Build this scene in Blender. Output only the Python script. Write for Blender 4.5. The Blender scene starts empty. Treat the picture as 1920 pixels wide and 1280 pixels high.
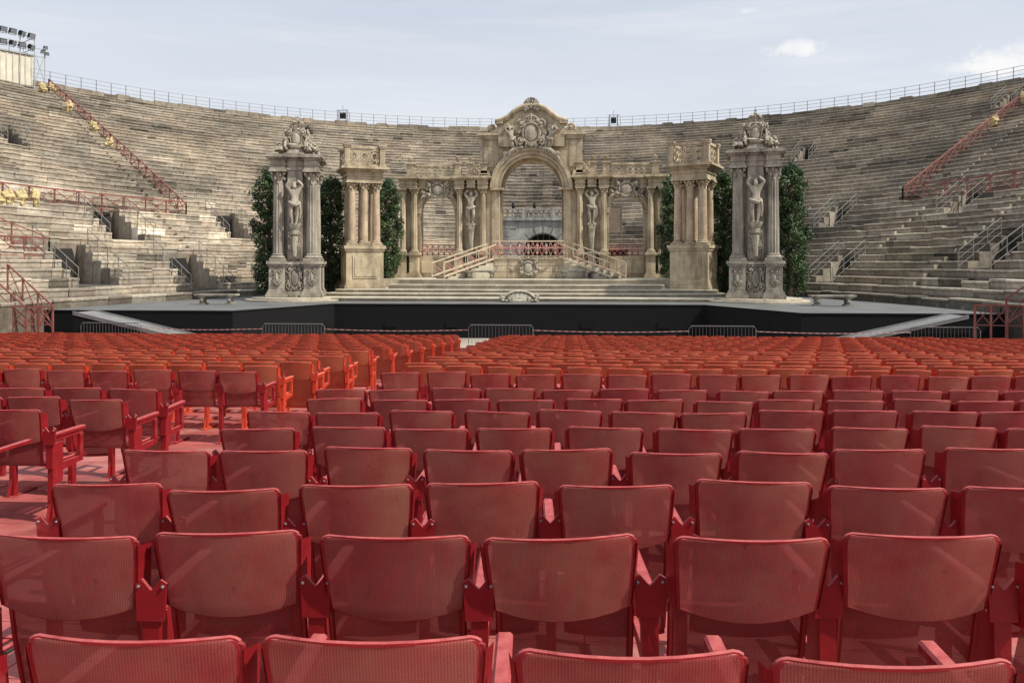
import bpy, math, random
from mathutils import Vector, Matrix, noise
random.seed(11)
R=math.radians
scene=bpy.context.scene
COL=scene.collection
scene.view_settings.view_transform='Standard'
scene.view_settings.look='None'
scene.view_settings.exposure=0

# ------------------------------------------------------------------ materials
def newmat(name):
    m=bpy.data.materials.new(name); m.use_nodes=True
    nt=m.node_tree; nt.nodes.clear()
    out=nt.nodes.new('ShaderNodeOutputMaterial')
    b=nt.nodes.new('ShaderNodeBsdfPrincipled')
    nt.links.new(b.outputs[0],out.inputs[0])
    return m,nt,b,out
def rgba(c): return (c[0],c[1],c[2],1)
def noise_node(nt,vec,scale,detail=6,rough=.6,mapscale=None):
    if mapscale:
        mp=nt.nodes.new('ShaderNodeMapping'); mp.inputs['Scale'].default_value=mapscale
        nt.links.new(vec,mp.inputs[0]); vec=mp.outputs[0]
    n=nt.nodes.new('ShaderNodeTexNoise'); n.inputs['Scale'].default_value=scale
    n.inputs['Detail'].default_value=detail; n.inputs['Roughness'].default_value=rough
    nt.links.new(vec,n.inputs['Vector']); return n.outputs[0]
def ramp(nt,fac,stops):
    r=nt.nodes.new('ShaderNodeValToRGB')
    el=r.color_ramp.elements
    el[0].position=stops[0][0]; el[0].color=rgba(stops[0][1])
    el[1].position=stops[-1][0]; el[1].color=rgba(stops[-1][1])
    for p,c in stops[1:-1]:
        e=el.new(p); e.color=rgba(c)
    nt.links.new(fac,r.inputs[0]); return r.outputs[0]
def mix(nt,a,b,fac,mode='MIX'):
    m=nt.nodes.new('ShaderNodeMix'); m.data_type='RGBA'; m.blend_type=mode
    for s,v in ((m.inputs[0],fac),(m.inputs[6],a),(m.inputs[7],b)):
        if hasattr(v,'links'): nt.links.new(v,s)
        elif isinstance(v,tuple): s.default_value=rgba(v)
        else: s.default_value=v
    return m.outputs[2]
def bump(nt,b,h,strength,dist):
    bp=nt.nodes.new('ShaderNodeBump'); bp.inputs['Strength'].default_value=strength
    bp.inputs['Distance'].default_value=dist
    nt.links.new(h,bp.inputs['Height']); nt.links.new(bp.outputs[0],b.inputs['Normal'])
def m_stone(name,c1,c2,c3,scale=1.5,rough=.9,streak=.6,vcol=False,bmp=.5,bd=.03,stretch=.18):
    m,nt,b,o=newmat(name)
    tc=nt.nodes.new('ShaderNodeTexCoord').outputs['Object']
    n1=noise_node(nt,tc,scale,8,.65)
    c=ramp(nt,n1,[(.3,c1),(.55,c2),(.72,tuple(min(1,x*1.25) for x in c2))])
    n2=noise_node(nt,tc,scale*2.2,6,.6,(1,1,stretch))
    f=ramp(nt,n2,[(.43,(0,0,0)),(.68,(streak,)*3)])
    c=mix(nt,c,c3,f)
    n3=noise_node(nt,tc,scale*14,5,.7)
    c=mix(nt,c,ramp(nt,n3,[(.3,(.6,.6,.6)),(.6,(1.1,1.08,1.05))]),.8,'MULTIPLY')
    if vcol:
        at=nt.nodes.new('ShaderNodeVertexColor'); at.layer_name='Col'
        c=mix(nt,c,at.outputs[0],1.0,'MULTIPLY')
        n5=noise_node(nt,tc,1.1,8,.75)
        c=mix(nt,c,(.52,.49,.43),ramp(nt,n5,[(.55,(0,0,0)),(.70,(.5,.5,.5))]))
        n6=noise_node(nt,tc,1.9,8,.78)
        c=mix(nt,c,(.085,.08,.072),ramp(nt,n6,[(.52,(0,0,0)),(.70,(.68,.68,.68))]))
        n7=noise_node(nt,tc,.16,6,.6)
        c=mix(nt,c,ramp(nt,n7,[(.35,(.72,.72,.73)),(.6,(1.08,1.06,1.03))]),1.0,'MULTIPLY')
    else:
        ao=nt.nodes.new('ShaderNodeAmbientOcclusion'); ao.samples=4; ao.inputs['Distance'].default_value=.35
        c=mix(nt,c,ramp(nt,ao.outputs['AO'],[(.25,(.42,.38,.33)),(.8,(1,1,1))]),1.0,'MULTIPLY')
    nt.links.new(c,b.inputs['Base Color'])
    b.inputs['Roughness'].default_value=rough
    b.inputs['Specular IOR Level'].default_value=.25
    bump(nt,b,n3,bmp,bd)
    return m
def m_paint(name,c,var=.25,rough=.45,metal=0,scale=6,dust=None,spec=.5):
    m,nt,b,o=newmat(name)
    tc=nt.nodes.new('ShaderNodeTexCoord').outputs['Object']
    n=noise_node(nt,tc,scale,6,.65)
    lo=tuple(x*(1-var) for x in c); hi=tuple(min(1,x*(1+var)) for x in c)
    cc=ramp(nt,n,[(.3,lo),(.7,hi)])
    if dust:
        n2=noise_node(nt,tc,scale*.6,7,.7)
        cc=mix(nt,cc,dust,ramp(nt,n2,[(.48,(0,0,0)),(.75,(.7,.7,.7))]))
    nt.links.new(cc,b.inputs['Base Color'])
    rr=ramp(nt,n,[(.3,(rough*.8,)*3),(.7,(min(1,rough*1.3),)*3)])
    nt.links.new(rr,b.inputs['Roughness'])
    b.inputs['Metallic'].default_value=metal
    b.inputs['Specular IOR Level'].default_value=spec
    return m
def m_enamel(name,c,dust,rough):
    m,nt,b,o=newmat(name)
    tc=nt.nodes.new('ShaderNodeTexCoord').outputs['Object']
    n=noise_node(nt,tc,9,6,.65)
    cc=ramp(nt,n,[(.3,tuple(x*.75 for x in c)),(.7,tuple(x*1.2 for x in c))])
    ge=nt.nodes.new('ShaderNodeNewGeometry'); sp=nt.nodes.new('ShaderNodeSeparateXYZ'); nt.links.new(ge.outputs['Normal'],sp.inputs[0])
    up=ramp(nt,sp.outputs[2],[(.25,(0,0,0)),(.9,(1,1,1))])
    n2=noise_node(nt,tc,22,7,.7)
    f=mix(nt,up,ramp(nt,n2,[(.25,(.15,.15,.15)),(.7,(.85,.85,.85))]),1.0,'MULTIPLY')
    cc=mix(nt,cc,dust,f)
    n3=noise_node(nt,tc,60,3,.5)
    cc=mix(nt,cc,tuple(x*.35 for x in c),ramp(nt,n3,[(.68,(0,0,0)),(.73,(.8,.8,.8))]))
    n8=noise_node(nt,tc,7,8,.75)
    cc=mix(nt,cc,dust,ramp(nt,n8,[(.54,(0,0,0)),(.75,(.35,.35,.35))]))
    nt.links.new(cc,b.inputs['Base Color'])
    rr=mix(nt,(rough,)*3,(.8,.8,.8),f); nt.links.new(rr,b.inputs['Roughness'])
    b.inputs['Specular IOR Level'].default_value=.35
    bump(nt,b,n,.15,.004)
    return m
def m_perf(name,c,dust,transp,df=.7):
    m,nt,b,o=newmat(name)
    tcn=nt.nodes.new('ShaderNodeTexCoord'); tc=tcn.outputs['Object']
    oi=nt.nodes.new('ShaderNodeObjectInfo')
    ad=nt.nodes.new('ShaderNodeVectorMath'); ad.operation='ADD'; nt.links.new(tc,ad.inputs[0])
    ms=nt.nodes.new('ShaderNodeVectorMath'); ms.operation='SCALE'; ms.inputs[0].default_value=(37,19,5); nt.links.new(oi.outputs['Random'],ms.inputs['Scale']); nt.links.new(ms.outputs[0],ad.inputs[1])
    n=noise_node(nt,ad.outputs[0],4.5,7,.7)
    cc=ramp(nt,n,[(.3,tuple(x*.72 for x in c)),(.7,tuple(x*1.2 for x in c))])
    n4=noise_node(nt,ad.outputs[0],2.6,6,.65)
    cc=mix(nt,cc,dust,ramp(nt,n4,[(.33,(.05,.05,.05)),(.68,(df,df,df))]))
    n5=noise_node(nt,ad.outputs[0],26,6,.75)
    cc=mix(nt,cc,tuple(x*.45 for x in c),ramp(nt,n5,[(.60,(0,0,0)),(.72,(.6,.6,.6))]))
    rnd=ramp(nt,oi.outputs['Random'],[(0,(.82,.74,.78)),(.5,(1,1,1)),(1,(1.08,1.22,1.08))])
    cc=mix(nt,cc,rnd,1.0,'MULTIPLY')
    sp=nt.nodes.new('ShaderNodeSeparateXYZ'); nt.links.new(tc,sp.inputs[0])
    def sinw(s,k):
        a=nt.nodes.new('ShaderNodeMath'); a.operation='MULTIPLY'; a.inputs[1].default_value=k
        nt.links.new(s,a.inputs[0])
        q=nt.nodes.new('ShaderNodeMath'); q.operation='SINE'; nt.links.new(a.outputs[0],q.inputs[0]); return q.outputs[0]
    a=sinw(sp.outputs[0],2*math.pi/.0065); d=sinw(sp.outputs[2],2*math.pi/.010)
    ml=nt.nodes.new('ShaderNodeMath'); ml.operation='MULTIPLY'; nt.links.new(a,ml.inputs[0]); nt.links.new(d,ml.inputs[1])
    mr=nt.nodes.new('ShaderNodeMapRange'); mr.inputs[1].default_value=0.0; mr.inputs[2].default_value=.6
    mr.inputs[3].default_value=.03; mr.inputs[4].default_value=transp
    nt.links.new(ml.outputs[0],mr.inputs[0])
    rb=ramp(nt,a,[(0,(.68,.66,.66)),(1,(1.0,1.0,1.0))])
    cc=mix(nt,cc,rb,.9,'MULTIPLY')
    nt.links.new(cc,b.inputs['Base Color']); b.inputs['Roughness'].default_value=.6; b.inputs['Specular IOR Level'].default_value=.3
    tr=nt.nodes.new('ShaderNodeBsdfTransparent')
    tl=nt.nodes.new('ShaderNodeBsdfTranslucent'); nt.links.new(cc,tl.inputs[0])
    mx0=nt.nodes.new('ShaderNodeMixShader'); mx0.inputs[0].default_value=.38
    nt.links.new(b.outputs[0],mx0.inputs[1]); nt.links.new(tl.outputs[0],mx0.inputs[2])
    mx=nt.nodes.new('ShaderNodeMixShader'); nt.links.new(mr.outputs[0],mx.inputs[0])
    nt.links.new(mx0.outputs[0],mx.inputs[1]); nt.links.new(tr.outputs[0],mx.inputs[2])
    nt.links.new(mx.outputs[0],o.inputs[0])
    return m
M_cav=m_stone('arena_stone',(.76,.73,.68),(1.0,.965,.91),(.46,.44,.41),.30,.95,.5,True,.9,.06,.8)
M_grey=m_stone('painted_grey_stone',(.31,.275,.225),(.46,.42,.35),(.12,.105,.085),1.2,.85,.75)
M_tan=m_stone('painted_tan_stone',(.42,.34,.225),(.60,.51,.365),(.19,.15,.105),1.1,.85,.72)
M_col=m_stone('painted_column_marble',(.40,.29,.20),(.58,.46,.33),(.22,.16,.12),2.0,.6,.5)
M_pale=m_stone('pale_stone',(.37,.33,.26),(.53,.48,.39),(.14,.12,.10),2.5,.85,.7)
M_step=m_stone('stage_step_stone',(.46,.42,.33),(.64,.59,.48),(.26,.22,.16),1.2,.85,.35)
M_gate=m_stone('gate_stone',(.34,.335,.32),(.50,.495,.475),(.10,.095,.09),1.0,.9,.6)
M_dark=m_paint('dark_interior',(.022,.020,.018),.3,.9)
M_black=m_paint('black_stage_cloth',(.007,.007,.008),.3,.85,0,2,None,.2)
M_deck=m_paint('grey_stage_deck',(.13,.13,.125),.25,.6,0,.8,(.17,.165,.15))
M_ramp=m_paint('ramp_board',(.20,.20,.195),.2,.6,0,2)
M_redf=m_enamel('deep_red_enamel',(.24,.010,.014),(.54,.14,.13),.42)
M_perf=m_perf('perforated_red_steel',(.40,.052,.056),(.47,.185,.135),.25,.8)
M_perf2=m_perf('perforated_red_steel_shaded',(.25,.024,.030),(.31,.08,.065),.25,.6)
M_orf=m_enamel('orange_red_enamel',(.50,.048,.020),(.68,.22,.14),.5)
M_orp=m_perf('perforated_orange_steel',(.56,.100,.045),(.58,.21,.12),.12,.7)
M_floor=m_paint('red_painted_floor',(.36,.085,.075),.4,.6,0,2.2,(.50,.28,.24))
M_bolt=m_paint('zinc_bolt',(.30,.28,.28),.1,.5,.6)
M_rust=m_paint('rust_red_paint',(.235,.070,.056),.3,.7,0,3,(.30,.16,.13))
M_pink=m_paint('faded_pink_paint',(.50,.22,.19),.2,.6,0,3,(.55,.38,.33))
M_galv=m_paint('galvanised_steel',(.34,.34,.33),.2,.5,.4,4)
M_hand=m_paint('dull_handrail_steel',(.24,.225,.20),.2,.6,.2,4)
M_barr=m_paint('dull_barrier_steel',(.14,.135,.13),.2,.6,.2,4)
M_rail=m_paint('rim_rail_grey',(.24,.25,.28),.2,.5,.2,4)
M_cream=m_paint('cream_canvas',(.55,.45,.23),.25,.85,0,3)
M_canv=m_paint('pale_canvas',(.62,.58,.48),.15,.9,0,1.5)
M_blk=m_paint('black_metal',(.02,.02,.022),.3,.5,.3)
M_glass=m_paint('lamp_glass',(.25,.27,.3),.1,.15,.2)
M_wood=m_paint('beige_painted_wood',(.60,.48,.34),.2,.6,0,4)
M_tapeR=m_paint('tape_red',(.28,.06,.05),.1,.5)
M_tapeW=m_paint('tape_white',(.34,.25,.23),.1,.5)
M_shell=m_stone('cream_plaster',(.46,.43,.35),(.62,.59,.49),(.2,.17,.12),3,.8,.6)
M_sand=m_paint('sand_ground',(.34,.30,.24),.25,.95,0,.6)
M_bark=m_paint('bark',(.09,.065,.045),.3,.9,0,6)
M_panel=m_paint('brown_board',(.27,.215,.17),.25,.8,0,2)
def m_leaf():
    m,nt,b,o=newmat('leaves')
    at=nt.nodes.new('ShaderNodeVertexColor'); at.layer_name='Col'
    nt.links.new(at.outputs[0],b.inputs['Base Color']); b.inputs['Roughness'].default_value=.55
    tl=nt.nodes.new('ShaderNodeBsdfTranslucent'); nt.links.new(at.outputs[0],tl.inputs[0])
    mx=nt.nodes.new('ShaderNodeMixShader'); mx.inputs[0].default_value=.2
    nt.links.new(b.outputs[0],mx.inputs[1]); nt.links.new(tl.outputs[0],mx.inputs[2]); nt.links.new(mx.outputs[0],o.inputs[0])
    return m
M_leaf=m_leaf()

# ------------------------------------------------------------------ mesh builder
def TR(loc=(0,0,0),rz=0,s=(1,1,1),rx=0,ry=0):
    if not hasattr(s,'__len__'): s=(s,s,s)
    return Matrix.Translation(loc)@Matrix.Rotation(rz,4,'Z')@Matrix.Rotation(ry,4,'Y')@Matrix.Rotation(rx,4,'X')@Matrix.Diagonal((s[0],s[1],s[2],1))
class MB:
    def __init__(s): s.v=[];s.f=[];s.m=[];s.c=[]
    def add(s,vs,fs,mat=0,M=None,col=None):
        o=len(s.v)
        for p in vs:
            s.v.append(tuple(M@Vector(p)) if M is not None else tuple(p))
        for f in fs:
            s.f.append(tuple(i+o for i in f)); s.m.append(mat); s.c.append(col)
    def box(s,x0,x1,y0,y1,z0,z1,mat=0,M=None,col=None):
        vs=[(x0,y0,z0),(x1,y0,z0),(x1,y1,z0),(x0,y1,z0),(x0,y0,z1),(x1,y0,z1),(x1,y1,z1),(x0,y1,z1)]
        s.add(vs,[(0,3,2,1),(4,5,6,7),(0,1,5,4),(1,2,6,5),(2,3,7,6),(3,0,4,7)],mat,M,col)
    def cbox(s,cx,cy,w,d,z0,z1,mat=0,M=None): s.box(cx-w/2,cx+w/2,cy-d/2,cy+d/2,z0,z1,mat,M)
    def lathe(s,prof,n=16,mat=0,M=None,flutes=0,fd=.06,caps=True):
        vs=[];fs=[]
        for r,z in prof:
            for k in range(n):
                a=2*math.pi*k/n
                rr=r
                if flutes: rr=r*(1-fd*(.5+.5*math.cos(a*flutes)))
                vs.append((rr*math.cos(a),rr*math.sin(a),z))
        for i in range(len(prof)-1):
            for k in range(n):
                a=i*n+k;b=i*n+(k+1)%n
                fs.append((a,b,b+n,a+n))
        if caps:
            fs.append(tuple(range(n-1,-1,-1))); fs.append(tuple((len(prof)-1)*n+k for k in range(n)))
        s.add(vs,fs,mat,M)
    def prism(s,poly,y0,y1,mat=0,M=None):
        n=len(poly)
        vs=[(x,y0,z) for x,z in poly]+[(x,y1,z) for x,z in poly]
        fs=[tuple(range(n)),tuple(range(2*n-1,n-1,-1))]
        for i in range(n):
            j=(i+1)%n; fs.append((j,i,i+n,j+n))
        s.add(vs,fs,mat,M)
    def ring(s,cx,cz,r0,r1,y0,y1,a0=0,a1=180,n=20,mat=0,M=None):
        vs=[];fs=[]
        full=abs(a1-a0)>=359.9
        m=n if full else n+1
        for i in range(m):
            a=R(a0+(a1-a0)*i/n);c=math.cos(a);q=math.sin(a)
            vs+=[(cx+r0*c,y0,cz+r0*q),(cx+r1*c,y0,cz+r1*q),(cx+r1*c,y1,cz+r1*q),(cx+r0*c,y1,cz+r0*q)]
        for i in range(n):
            a=i*4;b=((i+1)%m)*4
            for k in range(4):
                fs.append((a+k,a+(k+1)%4,b+(k+1)%4,b+k))
        if not full:
            fs.append((0,3,2,1)); e=(m-1)*4; fs.append((e,e+1,e+2,e+3))
        s.add(vs,fs,mat,M)
    def tube(s,pts,r,n=6,mat=0,M=None,closed=False,caps=True):
        pts=[Vector(p) for p in pts]; N=len(pts)
        rs=r if hasattr(r,'__len__') else [r]*N
        vs=[];fs=[]
        for i,p in enumerate(pts):
            if closed: t=pts[(i+1)%N]-pts[i-1]
            else: t=pts[min(i+1,N-1)]-pts[max(i-1,0)]
            if t.length<1e-9: t=Vector((0,0,1))
            t.normalize()
            up=Vector((0,0,1)) if abs(t.z)<.9 else Vector((0,1,0))
            a=t.cross(up).normalized(); b=a.cross(t)
            for k in range(n):
                q=2*math.pi*(k+.5)/n
                vs.append(p+(a*math.cos(q)+b*math.sin(q))*rs[i])
        for i in range(N if closed else N-1):
            j=(i+1)%N
            for k in range(n):
                fs.append((i*n+k,i*n+(k+1)%n,j*n+(k+1)%n,j*n+k))
        if not closed and caps:
            fs.append(tuple(range(n-1,-1,-1))); fs.append(tuple((N-1)*n+k for k in range(n)))
        s.add(vs,fs,mat,M)
    def bar(s,p,q,w,mat=0,M=None): s.tube([p,q],w*.707,4,mat,M)
    def ell(s,c,r,mat=0,M=None,nu=10,nv=7,lump=0):
        vs=[];fs=[]
        for j in range(nv+1):
            th=math.pi*j/nv
            for i in range(nu):
                a=2*math.pi*i/nu
                d=Vector((math.sin(th)*math.cos(a),math.sin(th)*math.sin(a),math.cos(th)))
                k=1+(lump*noise.noise(d*2.3+Vector(c)*3) if lump else 0)
                vs.append((c[0]+d.x*r[0]*k,c[1]+d.y*r[1]*k,c[2]+d.z*r[2]*k))
        for j in range(nv):
            for i in range(nu):
                a=j*nu+i;b=j*nu+(i+1)%nu
                fs.append((a,a+nu,b+nu,b))
        s.add(vs,fs,mat,M)
    def scroll(s,cx,cz,y,R0,r,turns=1.5,start=0,sgn=1,mat=0,M=None,n=18):
        pts=[];rs=[]
        for i in range(n+1):
            f=i/n; a=start+sgn*2*math.pi*turns*f; q=R0*(1-.85*f)
            pts.append((cx+q*math.cos(a),y-.03*f,cz+q*math.sin(a))); rs.append(r*(1-.4*f))
        s.tube(pts,rs,5,mat,M); s.ell((cx,y-.04,cz),(r*1.3,r*1.3,r*1.3),mat,M,6,4)
    def obj(s,name,mats,parent=None,smooth=True,angle=35,loc=None):
        me=bpy.data.meshes.new(name); me.from_pydata(s.v,[],s.f)
        for m in mats: me.materials.append(m)
        if len(mats)>1: me.polygons.foreach_set('material_index',s.m)
        if any(c is not None for c in s.c):
            ca=me.color_attributes.new(name='Col',type='FLOAT_COLOR',domain='CORNER')
            arr=[]
            for f,c in zip(s.f,s.c):
                c=c or (1,1,1)
                arr+= [c[0],c[1],c[2],1]*len(f)
            ca.data.foreach_set('color',arr)
        if smooth:
            me.shade_smooth(); me.set_sharp_from_angle(angle=R(angle))
        me.update()
        ob=bpy.data.objects.new(name,me); COL.objects.link(ob)
        if parent: ob.parent=parent
        if loc: ob.location=loc
        return ob
def empty(name,loc,label,cat,group=None,rz=0):
    e=bpy.data.objects.new(name,None); e.empty_display_size=.2; e.location=loc; e.rotation_euler=(0,0,rz)
    COL.objects.link(e); tag(e,label,cat,group); return e
def tag(o,label,cat,group=None):
    o['label']=label; o['category']=cat
    if group: o['group']=group
    return o
def copy_thing(src,loc,rz=0,label=None,scale=None):
    n=src.copy(); COL.objects.link(n); n.location=loc; n.rotation_euler=(0,0,rz)
    if scale: n.scale=scale
    if label: n['label']=label
    for ch in list(src.children):
        c=ch.copy(); COL.objects.link(c); c.parent=n
        for g in list(ch.children):
            k=g.copy(); COL.objects.link(k); k.parent=c
    return n

# ------------------------------------------------------------------ geometry of the place
CAMX=2.43; EYE=1.54; YAW=R(4.2)
def camf(x,y):
    u=x-CAMX; return (u*math.cos(YAW)+y*math.sin(YAW), -u*math.sin(YAW)+y*math.cos(YAW))
DECK=-.14; GROUND=-1.68
def floorz(y): return -.06*y
NR=44; ZT=17.2
def cav(phi,t,z=None):
    b=18+31.3*t; c=28+15.5*t; a=33+16.5*t
    if z is None: z=DECK+(ZT-DECK)*t
    return Vector((b*math.sin(phi),c+a*math.cos(phi),z))
def stepz(i): return DECK+(ZT-DECK)*(i+1)/NR

# ground & floor
g=MB(); g.add([(-400,-400,GROUND),(400,-400,GROUND),(400,400,GROUND),(-400,400,GROUND)],[(0,1,2,3)])
o=g.obj('ground',[M_sand],smooth=False); o['kind']='structure'; tag(o,'sandy arena ground under the stage and seats','ground')
g=MB()
ny=60
for j in range(ny):
    y0=-8+35.4*j/ny; y1=-8+35.4*(j+1)/ny-.008
    for i in range(14):
        x0=-17.5+2.5*i; x1=x0+2.492
        g.box(x0,x1,y0,y1,floorz(y0)-.12,floorz(y0),0)
g.v=[(x,y,floorz(y)-(.12 if z<floorz(y)-.08 else 0)) for (x,y,z) in g.v]
o=g.obj('audience_floor',[M_floor],smooth=False); o['kind']='structure'; tag(o,'sloping red painted boarded audience floor','floor')

# ------------------------------------------------------------------ amphitheatre
holes=[(-72,.56,.62),(-70,.19,.95),(-66,.03,.9),(-54,.22,.8),(57,.82,.62),(37,.64,.62),(50,.27,.62),(59,.06,.62),(66,.28,.62),(-37,.64,.62),(78,.10,.62),(-33,.90,.62),(-79,.06,.9)]
HO=[]
for ph,t,hwid in holes:
    i0=int(t*NR); r=18+31*t+4
    HO.append((R(ph),i0,min(NR-1,i0+(4 if hwid>.7 else 3)),hwid/r))
amph=empty('amphitheatre',(0,44,DECK),'ancient stone amphitheatre seating with weathered stepped rows','amphitheatre')
OFF=Vector((0,44,DECK))
pal=[(.40,.375,.33),(.42,.39,.34),(.43,.385,.335),(.385,.36,.32),(.41,.385,.34),(.45,.42,.37),(.37,.345,.31),(.43,.395,.34),(.41,.365,.32)]
rowk=[random.uniform(.93,1.06) for _ in range(NR+2)]
def pickcol(phi,t):
    c=random.choice(pal); k=random.uniform(.93,1.05)*rowk[int(min(NR,t*NR))]
    k*=1+.50*noise.noise(Vector((phi*5,t*8,3)))+.50*noise.noise(Vector((phi*17,t*30,8)))
    w=.5+.5*noise.noise(Vector((phi*4,t*6,12)))
    q=random.random()
    pw=.010 if t>.35 else .06
    if q<pw: c=(.60,.58,.52)
    elif q<pw+.035: c=(.18,.17,.15)
    if t<.36 and phi<-.3: k*=1.34  # sunlit lower-left tiers lightened, shaded right side darkened, in the stone colour
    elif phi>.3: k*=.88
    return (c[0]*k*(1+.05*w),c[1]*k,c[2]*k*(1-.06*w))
g=MB(); PH=R(102)
for i in range(NR):
    t0=i/NR; t1=(i+1)/NR; r=25.5+23*t0
    bs=[-PH]
    while bs[-1]<PH: bs.append(bs[-1]+random.uniform(.5,2.0)/r)
    hs=[h for h in HO if h[1]<=i<=h[2]]
    deep=2.6 if any(h[1]-1<=i<=h[2]+1 for h in HO) else .55
    for h in hs:
        jt=random.uniform(-.004,.008)
        bs=[b for b in bs if abs(b-h[0])>h[3]+.006]+[h[0]-h[3]-jt*.3,h[0]+h[3]+jt*.3]
    bs.sort()
    for a,b in zip(bs[:-1],bs[1:]):
        mid=(a+b)/2; z=stepz(i)+random.gauss(0,.016)
        dt=random.gauss(0,.016)/25
        c=pickcol(mid,t0)
        inh=[h for h in hs if abs(mid-h[0])<h[3]]
        if inh: z=stepz(inh[0][1])-.35; c=(.10,.095,.085)
        if random.random()<.02: z-=.12
        skirt=2.2 if i==0 else deep
        if inh: skirt=.4
        if i==0: c=tuple(x*.7 for x in c)
        A=cav(a,t0+dt,z)-OFF;B=cav(b,t0+dt,z)-OFF;C=cav(b,t1+.002,z)-OFF;D=cav(a,t1+.002,z)-OFF
        Z=lambda q:Vector((0,0,q))
        inn=(A-D).normalized(); inn.z=0
        n0=inn*-random.uniform(.02,.07); n1=inn*-random.uniform(.02,.07)
        e1=random.uniform(-.03,.015); e2=random.uniform(.08,.13)
        nos=[A+n0,B+n1,A+inn*.012-Z(.03),B+inn*.012-Z(.025),A+inn*(.012+e1)-Z(e2),B+inn*.012-Z(.095),A-inn*.035-Z(.135),B-inn*.035-Z(.12),A-inn*.035-Z(.31),B-inn*.035-Z(.31),A-inn*.035-Z(skirt),B-inn*.035-Z(skirt),C,D,C-Z(skirt),D-Z(skirt)]
        o0=len(g.v); lt=tuple(x*1.05 for x in c); dk=tuple(x*.93 for x in c); vd=tuple(x*.62 for x in c)  # light nosing edge, dark shadow line and grime beneath painted into block colours
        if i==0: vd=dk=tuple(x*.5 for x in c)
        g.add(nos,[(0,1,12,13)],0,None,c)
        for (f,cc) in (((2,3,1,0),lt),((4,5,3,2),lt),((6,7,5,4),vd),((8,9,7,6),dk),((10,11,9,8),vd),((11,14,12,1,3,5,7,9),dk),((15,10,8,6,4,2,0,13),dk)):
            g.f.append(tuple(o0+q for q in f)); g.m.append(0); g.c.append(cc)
for ph,i0,i1 in ((-62.5,2,14),(-47,2,20),(.3,8,34),(44,2,16),(61,3,43),(-61.5,14,43),(72,2,16)):
    p=R(ph)
    for i in range(i0,i1):
        if any(abs(p-h[0])<h[3]*2.2 and h[1]-1<=i<=h[2]+1 for h in HO): continue
        r=25.5+23*i/NR; hw=.5/r; t0=i/NR; z=stepz(i)-.2; k=.30/25
        A=cav(p-hw,t0-k,z)-OFF;B=cav(p+hw,t0-k,z)-OFF;C=cav(p+hw,t0+.002,z)-OFF;D=cav(p-hw,t0+.002,z)-OFF
        dz=Vector((0,0,.25)); c=tuple(x*.95 for x in pickcol(p,t0))
        g.add([A,B,C,D,A-dz,B-dz,C-dz,D-dz],[(0,1,2,3),(4,5,1,0),(5,6,2,1),(7,4,0,3)],0,None,c)
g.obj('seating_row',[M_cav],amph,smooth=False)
g=MB()
n=150
for k in range(n):
    a=-PH+2*PH*k/n; b=-PH+2*PH*(k+1)/n-.0008
    z=ZT+.50+random.uniform(-.10,.10); z0=ZT-.9
    A=cav(a,1.0,z0)-OFF;B=cav(b,1.0,z0)-OFF;C=cav(b,1.03,z0)-OFF;D=cav(a,1.03,z0)-OFF
    dz=Vector((0,0,z-z0)); c=tuple(x*.85 for x in pickcol(a,1.0))
    g.add([A,B,C,D,A+dz,B+dz,C+dz,D+dz],[(4,5,6,7),(0,1,5,4),(1,2,6,5),(2,3,7,6),(3,0,4,7)],0,None,c)
g.obj('rim_wall',[M_cav],amph,smooth=False)
for h in HO:
    g=MB(); tt=(h[2]+1)/NR
    P=cav(h[0],tt)-OFF; zf=stepz(h[1])-.35-DECK
    nrm=(cav(h[0],tt)-cav(h[0],tt+.02)); nrm.z=0; nrm.normalize(); rz=math.atan2(nrm.x,-nrm.y)
    M=TR((P.x,P.y,zf),rz)
    q=.52 if h[2]-h[1]<4 else .80; H=1.35 if q<.6 else 1.75
    g.prism([(-q,0),(q*.97,0),(q,H*.8),(q*.86,H),(-q*.9,H*.97),(-q,H*.7)],-.07,.02,0,M)
    g.obj('doorway',[M_dark],amph,smooth=False)

# rim railing
g=MB(); n=130
for k in range(n+1):
    a=-PH+2*PH*k/n; p=cav(a,1.012,ZT+.4); g.tube([p,p+Vector((0,0,1.2))],.035,4)
for hh in (.45,.8,1.17):
    g.tube([cav(-PH+2*PH*k/n,1.012,ZT+.4+hh) for k in range(n+1)],.022,4)
o=g.obj('rim_railing',[M_rail]); tag(o,'thin grey metal safety railing on top of the arena rim','railing')

def railing(name,pts,h,mat,label,cross=True,w=.06,post=1.6,group=None,bars=2,drop=.2):
    g=MB(); up=Vector((0,0,1))
    for a,b in zip(pts[:-1],pts[1:]):
        a=Vector(a);b=Vector(b); n=max(1,round((b-a).length/post))
        for k in range(n):
            p=a.lerp(b,k/n);q=a.lerp(b,(k+1)/n)
            g.bar(p-up*drop,p+up*h,w)
            g.bar(p+up*h,q+up*h,w); g.bar(p+up*h*.18,q+up*h*.18,w*.7)
            if bars>2: g.bar(p+up*h*.6,q+up*h*.6,w*.6)
            if cross:
                g.bar(p+up*h*.18,q+up*h*.97,w*.5); g.bar(p+up*h*.97,q+up*h*.18,w*.5)
            elif bars==2: g.bar(p+up*h*.58,q+up*h*.58,w*.6)
    e=Vector(pts[-1]); g.bar(e-up*drop,e+up*h,w)
    o=g.obj(name,[mat],smooth=False); tag(o,label,'railing',group); return o
GR='rust red railings on the stone terraces'
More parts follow.
